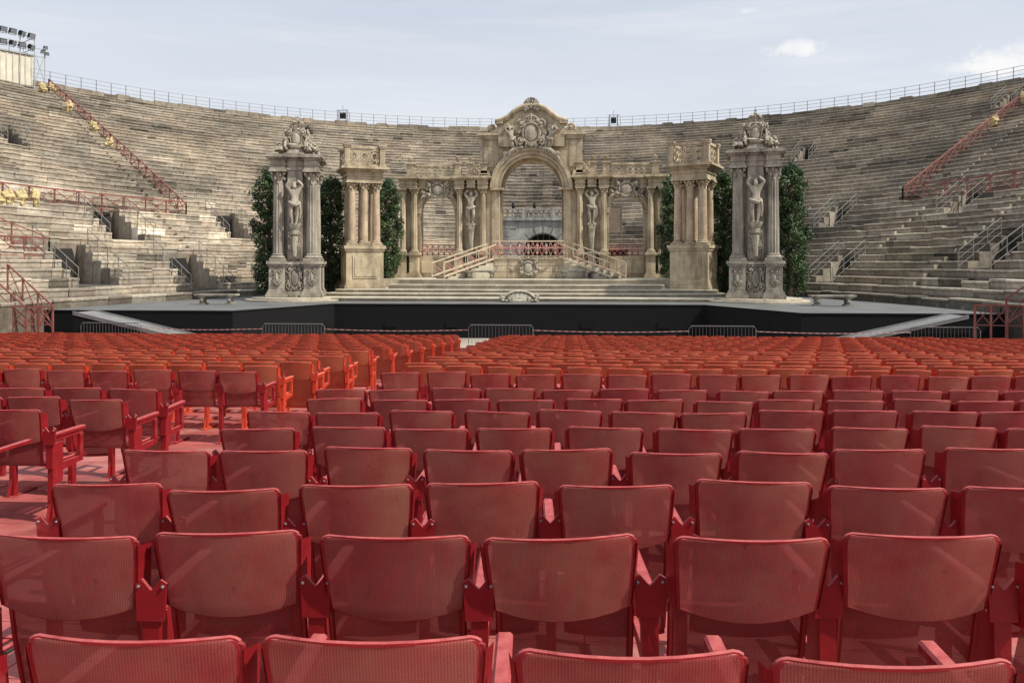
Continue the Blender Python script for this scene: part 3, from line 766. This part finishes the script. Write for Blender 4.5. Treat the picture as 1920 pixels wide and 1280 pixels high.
for s in (-1,1):
    g=MB(); x0,x1=-1.08,1.08
    g.bar((x0,0,.7),(x1,0,.7),.05); g.bar((x0,0,.1),(x1,0,.1),.04)
    for k in range(7): 
        x=x0+(x1-x0)*k/6; g.bar((x,0,0),(x,0,.7),.035)
        if k<6: g.bar((x,0,.1),(x+.36,0,.68),.04,1); g.bar((x,0,.68),(x+.36,0,.1),.04,1)
    g.bar((x0,-.03,.42),(x1,-.03,.42),.08,1)
    o=g.obj('arch_railing',[M_rust,M_pink],smooth=False,loc=(s*5.85,49.75,2.2)); tag(o,'small red lattice railing set in the side arch','railing','lattice railings in the side arches')
g=MB(); g.box(-.5,.5,-.04,.04,1.2,2.9); g.box(-.55,-.49,-.06,.06,0,2.95); g.box(.49,.55,-.06,.06,0,2.95); g.box(-.55,.55,-.06,.06,2.9,2.96); g.box(-.5,.5,-.06,.06,1.15,1.2)
o=g.obj('notice_board',[M_panel],smooth=False,loc=(5.35,54.5,2.7)); tag(o,'pale brown framed board on posts behind the side arch','board')
g=MB(); g.box(-.9,.9,-.4,.4,0,1.78); g.box(-.95,.95,-.45,.45,1.78,1.84)
bo=g.obj('backstage_riser',[M_black],smooth=False,loc=(5.35,54.5,.86)); tag(bo,'black backstage riser block','riser')

# ------------------------------------------------------------------ gate at the end of arena
gt=empty('stone_gate',(0,60.2,DECK),'old stone gateway with dark arch and balustrade in the terraces','gateway')
g=MB(); n=16; AC=2.75; TOP=5.15
arc=[(.35+1.5*math.cos(math.pi*k/n),AC+1.4*math.sin(math.pi*k/n)) for k in range(n+1)]
g.prism([(3.2,TOP),(3.2,0),(1.85,0)]+arc+[(-1.15,0),(-3.2,0),(-3.2,TOP)],0,1.2)
g.box(-3.2,3.2,1.2,5,0,TOP); g.box(-3.35,3.35,-.15,5,TOP,TOP+.18)
for k in range(8):
    g.ring(.35,AC,1.48,1.95,-.08,.1,180*k/8+1,180*(k+1)/8-1,3)
for j in range(8):
    for k in range(6):
        x0=-3.15+1.1*k+(.5 if j%2 else 0); zz=.1+.64*j
        if x0>2.1: continue
        if abs(x0+.5-.35)<2.4: continue
        g.box(x0,x0+1.05,-.04,.02,zz,min(TOP-.02,zz+.60))
g.obj('wall',[M_gate],gt,smooth=False)
g=MB(); g.box(-1.25,1.95,1.1,1.19,0,4.3); 
for k in range(7): g.bar((-1.0+.45*k,1.0,0),(-1.0+.45*k,1.0,4.2),.05,1)
g.bar((-1.2,1.0,3.0),(1.9,1.0,3.0),.06,1)
g.obj('dark_opening',[M_dark,M_hand],gt)
g=MB(); b0_=TOP+.18; g.box(-3.2,3.2,0,.25,b0_+.6,b0_+.73); g.box(-3.2,3.2,0,.25,b0_,b0_+.1)
for k in range(17): g.lathe([(.06,b0_+.1),(.10,b0_+.25),(.05,b0_+.45),(.08,b0_+.6)],8,0,TR((-3.1+6.2*k/16,.12,0)))
for x in (-3.2,-1.1,1.1,3.2): g.cbox(x,.12,.3,.3,b0_+.003,b0_+.76)
g.obj('balustrade',[M_gate],gt)
for x in (-1.9,1.95,-.3):
    g=MB(); g.lathe([(.08,0),(.12,.1),(.15,.25),(.10,.36),(.12,.4),(.04,.48)],10); g.obj('urn',[M_blk],gt,loc=(x,.12,b0_+.73))

# ------------------------------------------------------------------ benches, prompter shell
def bench_mesh():
    g=MB(); L=.95
    g.box(-L,L,-.24,.24,.40,.47); g.box(-L+.04,L-.04,-.21,.21,.36,.40)
    for s in (-1,1):
        x=s*(L-.32)
        g.box(x-.16,x+.16,-.2,.2,0,.06); g.box(x-.09,x+.09,-.16,.16,.06,.30); g.box(x-.15,x+.15,-.19,.19,.30,.36); g.ell((x,-.17,.2),(.09,.05,.1))
    return g
b0=bench_mesh().obj('stone_bench',[M_grey]); b0.location=(-13.3,34.6,DECK); tag(b0,'grey carved stone bench on the stage deck','bench','stone benches on the stage')
for p,l in (((13.6,35.2,DECK),'grey carved stone bench on the stage deck'),((-2.65,44.9,.86),'grey stone bench beside the terrace stairs'),((2.65,44.9,.86),'grey stone bench beside the terrace stairs')):
    c=b0.copy(); COL.objects.link(c); c.location=p; c['label']=l
sh=empty('prompter_box',(0,38.1,DECK),'cream shell shaped ornate prompter box at the stage edge','prompter box')
g=MB()
g.lathe([(.92,0),(.92,.08),(.8,.12)],24,0,TR((0,0,0),0,(1,.45,1)))
n=20; g.tube([(.74*math.cos(math.pi*k/n),-.2,.1+.42*math.sin(math.pi*k/n)) for k in range(n+1)],.06,6)
for k in range(13):
    a=R(180*k/12); e=Vector((math.cos(a)*.66,-.15,.12+math.sin(a)*.36)); c=Vector((0,-.24,.12))
    g.tube([c,c.lerp(e,.55)+Vector((0,-.05,.02)),e],[.02,.04,.05],6)
g.ell((0,-.02,.10),(.74,.3,.42),0,None,18,10)
g.obj('shell',[M_shell],sh)
g=MB()
for s in (-1,1):
    g.scroll(s*.80,.20,-.26,.15,.045,1.5,math.pi/2,-s); g.scroll(s*.45,.14,-.32,.10,.035,1.3,0,s)
    for k in range(5): g.ell((s*(.1+.17*k),-.34,.08+.02*math.sin(k*2)),(.07,.05,.05),0,None,6,5,.5)
g.obj('scroll_ornament',[M_shell],sh)

# ------------------------------------------------------------------ trees
def tree():
    t=empty('leafy_tree',(-13.6,41.7,.03),'tall narrow dark green leafy tree standing behind the stage set','tree','green trees behind the stage set')
    g=MB(); g.tube([(0,0,0),(.05,.03,1.5),(-.04,0,3.2),(.03,0,5.0),(0,0,6.3)],[.16,.13,.10,.06,.02],8)
    rnd=random.Random(5); cl=[]
    for k in range(92):
        zz=.2+6.3*(k+.5)/92; a=k*2.4+rnd.uniform(-.5,.5); rr=rnd.uniform(.35,.88)*(1 if zz<5.7 else max(.45,(7.0-zz)/1.3))
        c=Vector((rr*math.cos(a),rr*math.sin(a),zz+rnd.uniform(-.12,.15))); cl.append((c,rnd.uniform(.24,.42)))
        g.tube([(0,0,max(.1,zz-.5)),(c.x*.5,c.y*.5,zz-.15),tuple(c)],[.045,.03,.012],5)
    g.obj('trunk',[M_bark],t)
    g=MB()
    for c,r in cl:
        base=rnd.choice([(.036,.072,.020),(.048,.090,.026),(.027,.056,.019),(.065,.10,.034)])
        for q in range(140):
            d=Vector((rnd.gauss(0,1),rnd.gauss(0,1),rnd.gauss(0,1))).normalized(); p=c+d*r*rnd.uniform(.4,1.08)
            sz=rnd.uniform(.045,.09); n=(d+Vector((rnd.uniform(-.7,.7),rnd.uniform(-.7,.7),rnd.uniform(-.2,.9)))).normalized()
            u=n.orthogonal().normalized(); v=n.cross(u); an=rnd.uniform(0,6.28); u2=u*math.cos(an)+v*math.sin(an); v2=n.cross(u2)
            k=rnd.uniform(.7,1.5); col=tuple(x*k for x in base)
            g.add([p-u2*sz,p+v2*sz*.55,p+u2*sz*1.1-n*sz*.25,p-v2*sz*.55],[(0,1,2,3)],0,None,col)
    g.obj('crown',[M_leaf],t,smooth=False)
    return t
t0=tree()
for (x,y,zz,rz,sc) in ((-11.0,44.0,.03,1.3,(1.05,1.05,.98)),(-8.5,46.9,.86,2.5,(1.0,1.0,.88)),(8.45,47.2,.86,4.0,(1.0,1.0,.90)),(10.75,44.2,.03,5.2,(1.05,1.05,1.0)),(13.6,41.9,.03,.7,(1.0,1.0,1.02)),(-12.5,43.2,.03,3.4,(1.05,1.05,.97)),(12.5,43.4,.03,2.0,(1.05,1.05,.97))):
    copy_thing(t0,(x,y,zz),rz,None,sc)

# ------------------------------------------------------------------ crowd barriers and tape
def barrier():
    g=MB(); W=1.15
    g.tube([(-W,0,.18),(-W,0,1.02),(-W+.08,0,1.12),(W-.08,0,1.12),(W,0,1.02),(W,0,.18)],.017,6,closed=True)
    for k in range(1,19): x=-W+2*W*k/19; g.tube([(x,0,.18),(x,0,1.12)],.007,4)
    for s in (-1,1): g.tube([(s*.8,-.3,.02),(s*.8,0,.2),(s*.8,.3,.02)],.02,6)
    return g.obj('crowd_barrier',[M_barr])
b=barrier(); b.location=(-.05,28.3,GROUND+.03); tag(b,'grey steel crowd barrier standing before the stage','barrier','steel crowd barriers in front of the stage')
BX=[-14.5,-7.6,-.05,7.7,15.2]
for x in BX:
    if x==-.05: continue
    c=b.copy(); COL.objects.link(c); c.location=(x,28.35,GROUND+.03)
for a,bb in zip(BX[:-1],BX[1:]):
    g=MB(); x0=a+1.15; x1=bb-1.15; n=44
    for k in range(n):
        f0=k/n;f1=(k+1)/n; s0=-.05*math.sin(math.pi*f0); s1=-.05*math.sin(math.pi*f1)
        xa=x0+(x1-x0)*f0; xb=x0+(x1-x0)*f1
        g.add([(xa,28.32,-.72+s0),(xb,28.32,-.72+s1),(xb,28.33,-.70+s1),(xa,28.33,-.70+s0)],[(0,1,2,3)],k%2)
    o=g.obj('barrier_tape',[M_tapeR,M_tapeW],smooth=False); tag(o,'red and white striped tape strung between barriers','tape','striped tapes between the barriers')

# ------------------------------------------------------------------ covered spotlights and lighting tower
def bundle():
    g=MB(); g.ell((0,0,.42),(.26,.24,.36),0,None,16,12,.7); g.ell((.14,-.1,.18),(.24,.22,.22),0,None,12,8,.8); g.ell((-.1,.05,.74),(.12,.11,.16),0,None,9,7,.7)
    g.tube([(.26*math.cos(a*.52),.24*math.sin(a*.52),.34) for a in range(12)],.02,5,1,None,True); g.tube([(0,0,-.3),(0,0,.2)],.04,6,1)
    return g.obj('covered_spotlight',[M_cream,M_rust])
bz=bundle(); first=True
for ph,t,h in ((-77.4,.275,.1),(-78.7,.275,.1),(-80.0,.275,.1),(-81.2,.275,.05),(-63.0,.93,.3),(-61.9,.945,.3),(-62.2,.80,.3),(-61.4,.69,.3),(59.3,.80,.3),(58.8,.68,.3),(-61.2,.6,.3)):
    c=bz if first else bz.copy()
    if not first: COL.objects.link(c)
    first=False
    c.location=cav(R(ph),t)+Vector((0,0,h)); c.rotation_euler=(0,0,random.uniform(0,6)); q=random.uniform(.85,1.1); c.scale=(q,q,random.uniform(.8,1.1))
    tag(c,'spotlight wrapped in cream cloth fixed to the red railing','spotlight','cloth wrapped spotlights on the railings')
P=cav(R(-65.0),.985); LT=empty('lighting_tower',P,'cream canvas covered lighting tower with black floodlights on the rim','lighting tower',None,R(55))
g=MB(); g.box(-1.5,1.0,-1.1,1.1,-.2,2.3)
for k in range(6): g.tube([(-1.42+.47*k,-1.12,-.15),(-1.44+.47*k,-1.16,1.1),(-1.42+.47*k,-1.12,2.25)],.05,5)
g.obj('canvas_cover',[M_canv],LT)
g=MB()
for x in (-1.6,0,1.1):
    for y in (-1.2,1.2): g.bar((x,y,-1.2),(x,y,4.0),.06)
for zz in (-.3,2.35,3.0,3.9):
    for y in (-1.2,1.2): g.bar((-1.7,y,zz),(2.0 if zz<3.5 else 1.2,y,zz),.05)
    for x in (-1.6,1.1): g.bar((x,-1.2,zz),(x,1.2,zz),.05)
g.bar((1.9,-1.2,3.0),(1.9,-1.2,-.8),.05); g.bar((1.1,-1.2,0),(1.9,-1.2,2.6),.04); g.bar((1.9,-1.2,.2),(1.1,-1.2,2.6),.04)
g.box(-1.7,1.2,-1.2,1.2,2.37,2.43)
g.obj('scaffold',[M_galv],LT,smooth=False)
fl=None
for i,(x,zz) in enumerate(((-1.3,2.75),(-.6,2.75),(.1,2.75),(.8,2.7),(-1.3,3.75),(-.6,3.75),(.1,3.7),(.8,3.65),(1.7,2.5),(2.0,2.4),(1.9,2.9))):
    if fl is None:
        g=MB(); g.box(-.25,.25,-.16,.1,-.2,.2); g.lathe([(.14,0),(.2,.12)],10,0,TR((0,.1,0),0,1,R(-90))); g.box(-.22,.22,-.175,-.16,-.17,.17,1)
        g.bar((-.29,0,0),(-.29,0,-.3),.04); g.bar((.29,0,0),(.29,0,-.3),.04); g.bar((-.29,0,-.3),(.29,0,-.3),.04)
        fl=g.obj('floodlight',[M_blk,M_glass],LT,smooth=False); c=fl
    else: c=fl.copy(); COL.objects.link(c)
    c.parent=LT; c.location=(x,-1.35,zz+.3); c.rotation_euler=(R(20),0,R(random.uniform(-15,40)))
    if i>7: c.scale=(.6,.6,.6)
for ph in (-27.5,8.5,-5.5):
    g=MB(); g.box(-.3,.3,-.25,.25,.5,1.1); 
    for sx in (-1,1):
        for sy in (-1,1): g.bar((sx*.45,sy*.32,0),(sx*.45,sy*.32,1.4),.05)
    g.bar((-.7,-.32,1.35),(.7,-.32,1.35),.05); g.bar((-.7,-.32,.2),(.7,-.32,.2),.04); g.ell((0,-.3,.9),(.16,.2,.16),0); g.bar((0,0,1.1),(0,0,2.0),.03)
    o=g.obj('rim_projector',[M_blk],smooth=False,loc=cav(R(ph),1.015,ZT+.4)); tag(o,'small black projector cage mounted on the arena rim','projector','projector cages on the rim')

# ------------------------------------------------------------------ SEATS
def back_pt(u,v):
    zt=.858+.004*(1-u*u); zb=.628-.030*(1-u*u)
    zz=zb+(zt-zb)*v
    w=.230; dt=(1-v)*(zt-zb); r=.030
    if dt<r: w-=(r-math.sqrt(max(0,r*r-(r-dt)**2)))
    w-=.020*(1-v)
    y=-.20*(zz-.45)-.040*(1-u*u)
    return Vector((u*w,y,zz))
def sheet(g,fn,us,vs,mf):
    pts=[fn(u,v) for v in vs for u in us]; n=len(us)
    o=len(g.v)
    for p in pts: g.v.append(tuple(p))
    for j in range(len(vs)-1):
        for i in range(n-1):
            g.f.append((o+j*n+i,o+j*n+i+1,o+(j+1)*n+i+1,o+(j+1)*n+i)); g.m.append(mf((us[i]+us[i+1])/2,(vs[j]+vs[j+1])/2)); g.c.append(None)
US=[-1,-.95,-.91,-.7,-.45,-.15,.15,.45,.7,.91,.95,1]; VS=[0,.05,.25,.5,.75,.88,.93,.97,.99,1]
def p_back(g,lo=False):
    us=US if not lo else [-1,-.92,-.4,.4,.92,1]; vs=VS if not lo else [0,.5,.86,1]
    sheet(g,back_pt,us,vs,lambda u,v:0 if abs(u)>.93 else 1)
    if lo:
        pts=[back_pt(u,1) for u in us]; g.tube([(p.x,p.y+.008,p.z) for p in pts],.008,4,0); 
    else:
        loop=[back_pt(1,v) for v in VS]+[back_pt(u,1) for u in US[::-1][1:]]+[back_pt(-1,v) for v in VS[::-1][1:]]
        g.tube([(p.x,p.y+.005,p.z) for p in loop],.0062,6,0)
        g.tube([(p.x,p.y+.004,p.z) for p in [back_pt(u,0) for u in US]],.0035,5,0)
    for s in (-1,1):
        v_=[0,.3,.6,.9] if not lo else [0,.9]
        a=[back_pt(s,v) for v in v_]; vs2=[(p.x+s*.004,p.y-.004,p.z) for p in a]+[(p.x+s*.018,p.y+.055,p.z-.008) for p in a]; n=len(v_)
        g.add(vs2,[(k,k+1,n+k+1,n+k) for k in range(n-1)],0)
def seat_pt(u,v):
    zz=.19+.44*v; w=.209-.004*(1-v)
    return Vector((u*w,.02+.10*(1-v)**1.4-.038*(1-u*u)-.02*v,zz))
def p_seat(g,lo=False):
    us=[-1,-.93,-.5,0,.5,.93,1] if not lo else [-1,0,1]; vs=[0,.05,.4,.7,1] if not lo else [0,1]
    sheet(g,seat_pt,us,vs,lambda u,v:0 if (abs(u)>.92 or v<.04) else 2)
    if not lo:
        loop=[seat_pt(u,0) for u in us]+[seat_pt(1,v) for v in vs[1:]]+[seat_pt(u,1) for u in us[::-1][1:]]+[seat_pt(-1,v) for v in vs[::-1][1:-1]]
        g.tube(loop,.008,5,0,None,True)
def seatdown_pt(u,v):
    return Vector((u*.22,.02+.46*v,.43-.03*math.sin(math.pi*min(1,v*1.1))*(1-u*u)+.01-.02*(v>.9)))
def p_seatdown(g,lo=False):
    us=[-1,-.9,-.5,0,.5,.9,1]; vs=[0,.08,.3,.6,.9,1]
    sheet(g,seatdown_pt,us,vs,lambda u,v:0 if abs(u)>.9 else 1)
    loop=[seatdown_pt(u,0) for u in us]+[seatdown_pt(1,v) for v in vs[1:]]+[seatdown_pt(u,1) for u in us[::-1][1:]]+[seatdown_pt(-1,v) for v in vs[::-1][1:-1]]
    g.tube(loop,.015,5,0,None,True)
    sheet(g,lambda u,v:Vector((u*.20,-.01-.02*v-.03*(1-u*u),.44+.20*v)),us,[0,.5,1],lambda u,v:0 if abs(u)>.9 else 2)
def p_brk(g,s=1,lo=False):
    x=s*.26
    if lo: g.box(x-.045,x+.045,-.055,-.035,.60,.72,0); return
    P=[(-.042,.595),(.042,.595),(.046,.68),(.050,.712),(.030,.724),(.010,.700),(0,.690),(-.010,.700),(-.030,.724),(-.050,.712),(-.046,.68)]
    g.prism([(x+a,b) for a,b in P],-.050,-.036,0)
    g.prism([(x+a,b) for a,b in ((-.024,.42),(.024,.42),(.026,.595),(-.026,.595))],-.042,-.02,0)
    for q in (-.038,.038): g.lathe([(.0055,0),(.0055,.005),(.003,.008)],6,3,TR((x+q,-.050,.703),0,1,R(90)))
def p_leg(g,s=1,lo=False):
    x=s*.26
    g.box(x-.020,x+.020,-.025,.030,-.05,.60,0)
    if not lo:
        g.box(x-.03,x+.03,-.10,.28,-.05,.022,0); g.box(x-.011,x+.011,.030,.11,.30,.60,0)
        g.tube([(x,-.07,.02),(x,-.02,.16)],.012,4,0)
def p_arm(g,s=1,lo=False):
    x=s*.26
    if lo: g.box(x-.020,x+.020,-.02,.34,.655,.675,0); return
    g.prism([(x-.022,.645),(x+.022,.645),(x+.022,.664),(x+.015,.671),(x-.015,.671),(x-.022,.664)],-.02,.38,0)
    g.box(x-.010,x+.010,.02,.36,.612,.644,0)
    g.box(x-.013,x+.013,.325,.365,.40,.612,0)
    g.prism([(a,b) for a,b in ((.11,.38),(.325,.40),(.325,.44),(.11,.44))][::-1],x-.009,x+.009,0,Matrix(((0,1,0,0),(1,0,0,0),(0,0,1,0),(0,0,0,1))))
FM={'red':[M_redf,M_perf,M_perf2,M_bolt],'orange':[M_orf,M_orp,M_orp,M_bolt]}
def seat_meshes(col):
    d={}
    for key,fn in (('backrest',p_back),('seat',p_seat),('seat_open',p_seatdown),('bracket',p_brk),('leg',p_leg),('armrest',p_arm)):
        g=MB(); fn(g); ob=g.obj(key.replace('_open',''),FM[col],smooth=True,angle=40); d[key]=ob.data; bpy.data.objects.remove(ob)
    for key,fn in (('bracket',p_brk),('leg',p_leg),('armrest',p_arm)):
        g=MB(); fn(g,-1); ob=g.obj(key,FM[col],smooth=True,angle=40); d[key+'_end']=ob.data; bpy.data.objects.remove(ob)
    for nm,sf in (('whole',p_seat),('whole_open',p_seatdown)):
        for end in (0,1):
            g=MB(); p_back(g); sf(g); p_brk(g); p_leg(g); p_arm(g)
            if end: p_brk(g,-1); p_leg(g,-1); p_arm(g,-1)
            ob=g.obj('auditorium_seat',FM[col],smooth=True,angle=40); d[nm+('_end' if end else '')]=ob.data; bpy.data.objects.remove(ob)
    return d
SM={c:seat_meshes(c) for c in ('red','orange')}
SP=.52
rows=[1.69,2.49,3.27,4.14,4.93,5.76,6.57,7.38]+[9.4]
y=10.45
while y<27.2: rows.append(y); y+=.82
seats=[]
for ri,yr in enumerate(rows):
    offR=(.475,.345,.54,.34,.54,.32,.52,.32,.47)[ri] if ri<9 else (.52 if ri%2 else .33)
    offL=-1.62 if ri%2 else -1.46
    sk=.03 if ri==0 else (.04 if ri<9 else .03)      # rows run slightly askew to the aisle
    cs=(.010,.016,.014,.012,.010,.008,.006,.005)[ri] if ri<8 else 0   # boards lie slightly out of level
    up=(.018,.018,.008,0,0,0,0,0)[ri] if ri<8 else 0
    lim=17.2
    for sgn,st in ((1,offR),(-1,offL)):
        k=0
        while True:
            x=st+sgn*SP*k; k+=1
            if abs(x)>lim: break
            yy=yr+sk*(x-CAMX)
            X,Y=camf(x,yy)
            if Y<.9 or abs(X)/Y>1.1: 
                if k>80: break
                continue
            if yy>27.2: continue
            col='red' if ri<9 else 'orange'
            seats.append((Y,x,yy,ri,sgn,k==1,col,abs(X)/Y<.67,sk,up+cs*max(-3,min(3,x-CAMX))))
seats.sort(key=lambda s:(not s[7],s[0]))
ind=[s for s in seats if s[7]][:296]; rest=[s for s in seats if s not in set(ind)]
sr=random.Random(3)
GS='rows of red perforated steel audience seats'
for idx,(Y,x,yr,ri,sgn,first,col,inn,sk,cz) in enumerate(ind):
    d=SM[col]; end= first and sgn==1 
    opened = (sgn==-1 and ri in (5,6,8,9) and x>-2.7) or sr.random()<.015
    loc=(x+sr.uniform(-.008,.008),yr+sr.uniform(-.012,.012),floorz(yr)+cz+sr.uniform(-.004,.006)); rot=(R(sr.uniform(-1.2,1.2)),R(sr.uniform(-1.0,1.0)),math.atan(sk)+R(sr.uniform(-1.5,1.5)))
    lab=('deep red' if col=='red' else 'orange red')+' perforated steel seat'+(' folded down' if opened else ' folded up')+(' beside the aisle' if first else ' in a row')
    if idx<120:
        e=empty('auditorium_seat',loc,lab,'seat',GS); e.rotation_euler=rot
        keys=['backrest','seat_open' if opened else 'seat','bracket','leg','armrest']+(['bracket_end','leg_end','armrest_end'] if end else [])
        for kk in keys:
            o=bpy.data.objects.new(kk.replace('_open','').replace('_end',''),d[kk]); COL.objects.link(o); o.parent=e
            if kk=='backrest': o.rotation_euler=(R(sr.uniform(-1.8,1.8)),R(sr.uniform(-1.3,1.3)),0); o.location=(0,0,sr.uniform(-.008,.008))
    else:
        o=bpy.data.objects.new('auditorium_seat',d['whole'+('_open' if opened else '')+('_end' if end else '')]); COL.objects.link(o)
        o.location=loc; o.rotation_euler=rot; tag(o,lab,'seat',GS)
proto=MB(); p_back(proto,True); p_seat(proto,True); p_brk(proto,1,True); p_leg(proto,1,True); p_arm(proto,1,True)
V=[];F=[];Mi=[]
for (Y,x,yr,ri,sgn,first,col,inn,sk,cz) in rest:
    o=len(V); dx=x+sr.uniform(-.006,.006); dy=yr+sr.uniform(-.015,.015); dz=floorz(yr)+sr.uniform(-.012,.012); ta=sr.uniform(-.04,.04); tb=sr.uniform(-.025,.025)
    for p in proto.v: V.append((p[0]+dx+tb*p[2],p[1]+dy+ta*p[2]+sk*p[0],p[2]+dz))
    q=3 if col=='orange' else 0
    for f,m in zip(proto.f,proto.m): F.append(tuple(i+o for i in f)); Mi.append(m+q)
me=bpy.data.meshes.new('distant_seats'); me.from_pydata(V,[],F)
for m in (M_redf,M_perf,M_perf2,M_orf,M_orp,M_orp): me.materials.append(m)
me.polygons.foreach_set('material_index',Mi)
o=bpy.data.objects.new('distant_seats',me); COL.objects.link(o); o['kind']='stuff'; tag(o,'mass of orange red audience seats in dense rows before the stage','seats')
for (x,yy) in ((-.55,3.4),(-.55,4.6),(-.5,5.8),(-.55,7.0),(-.5,8.6),(-.5,10.4),(-.5,12.5)):
    g=MB(); g.box(-.45,.45,-.16,.16,0,.006,1)
    for k in range(15): a=-.44+.06*k; g.box(a,a+.03,-.15,.15,.006,.014,0)
    g.box(-.47,.47,-.19,-.155,.002,.018,0); g.box(-.47,.47,.155,.19,.002,.018,0)
    o=g.obj('floor_grate',[M_redf,M_dark],smooth=False,loc=(x,yy,floorz(yy)+.004)); o.rotation_euler=(math.atan(-.06),0,0); tag(o,'red slotted metal grate set in the aisle floor','grate','grates in the aisle floor')

# ------------------------------------------------------------------ light
sd=Vector((.64,-.20,.78)).normalized()
el=math.asin(sd.z); az=math.atan2(sd.x,sd.y)
L=bpy.data.lights.new('sun','SUN'); L.energy=4.9; L.angle=R(.53); L.color=(1,.94,.83)
lo=bpy.data.objects.new('sun',L); COL.objects.link(lo); lo.rotation_euler=sd.to_track_quat('Z','Y').to_euler()
w=bpy.data.worlds.new('World'); scene.world=w; w.use_nodes=True
nt=w.node_tree; nt.nodes.clear()
out=nt.nodes.new('ShaderNodeOutputWorld'); bg=nt.nodes.new('ShaderNodeBackground'); nt.links.new(bg.outputs[0],out.inputs[0])
sky=nt.nodes.new('ShaderNodeTexSky'); sky.sky_type='NISHITA'; sky.sun_disc=False; sky.sun_elevation=el; sky.sun_rotation=az
sky.air_density=1.0; sky.dust_density=3.0; sky.ozone_density=1.5
bg.inputs[1].default_value=.115
tc=nt.nodes.new('ShaderNodeTexCoord').outputs['Generated']
c=sky.outputs[0]
spz=nt.nodes.new('ShaderNodeSeparateXYZ'); nt.links.new(tc,spz.inputs[0])
haze=ramp(nt,spz.outputs[2],[(.0,(7.6,7.75,8.0)),(.20,(6.8,7.15,7.8)),(.42,(5.4,6.1,7.2))])
veil=noise_node(nt,tc,1.8,5,.5,(1,1,4))
c=mix(nt,c,haze,ramp(nt,veil,[(.36,(.82,.82,.82)),(.66,(.96,.96,.96))]))
st=noise_node(nt,tc,4.0,7,.6,(.7,.7,8))
c=mix(nt,c,(7.6,7.7,7.95),ramp(nt,st,[(.50,(0,0,0)),(.75,(.5,.5,.5))]))
cn=noise_node(nt,tc,30,8,.68)
for ctr,rad,am in (((.273,1.023,.273),.026,.7),((.285,1.023,.268),.016,.5),((.575,1.043,.262),.045,.75),((.53,1.043,.248),.026,.5),((.485,1.038,.247),.020,.45),((.22,1.02,.32),.010,.35)):
    v=Vector(ctr).normalized()
    sb=nt.nodes.new('ShaderNodeVectorMath'); sb.operation='SUBTRACT'; sb.inputs[1].default_value=v; nt.links.new(tc,sb.inputs[0])
    ml=nt.nodes.new('ShaderNodeVectorMath'); ml.operation='MULTIPLY'; ml.inputs[1].default_value=(.8,.8,2.2); nt.links.new(sb.outputs[0],ml.inputs[0])
    ln=nt.nodes.new('ShaderNodeVectorMath'); ln.operation='LENGTH'; nt.links.new(ml.outputs[0],ln.inputs[0])
    wv=nt.nodes.new('ShaderNodeMath'); wv.operation='MULTIPLY_ADD'; wv.inputs[1].default_value=-rad*3.0; wv.inputs[2].default_value=rad*1.5; nt.links.new(cn,wv.inputs[0])
    ad=nt.nodes.new('ShaderNodeMath'); ad.operation='ADD'; nt.links.new(ln.outputs['Value'],ad.inputs[0]); nt.links.new(wv.outputs[0],ad.inputs[1])
    mr=nt.nodes.new('ShaderNodeMapRange'); mr.interpolation_type='SMOOTHSTEP'; mr.inputs[1].default_value=rad*.2; mr.inputs[2].default_value=rad*1.1; mr.inputs[3].default_value=am; mr.inputs[4].default_value=0
    nt.links.new(ad.outputs[0],mr.inputs[0])
    c=mix(nt,c,(8.7,8.6,8.5),mr.outputs[0])
nt.links.new(c,bg.inputs[0])
# ------------------------------------------------------------------ camera
cd=bpy.data.cameras.new('camera'); co=bpy.data.objects.new('camera',cd); COL.objects.link(co)
co.location=(CAMX,0,EYE); co.rotation_euler=(R(90),0,YAW)
cd.sensor_width=36; cd.lens=28.125; cd.shift_y=-140/1920; cd.clip_end=2000; cd.clip_start=.05
scene.camera=co
print('seats',len(ind),len(rest))
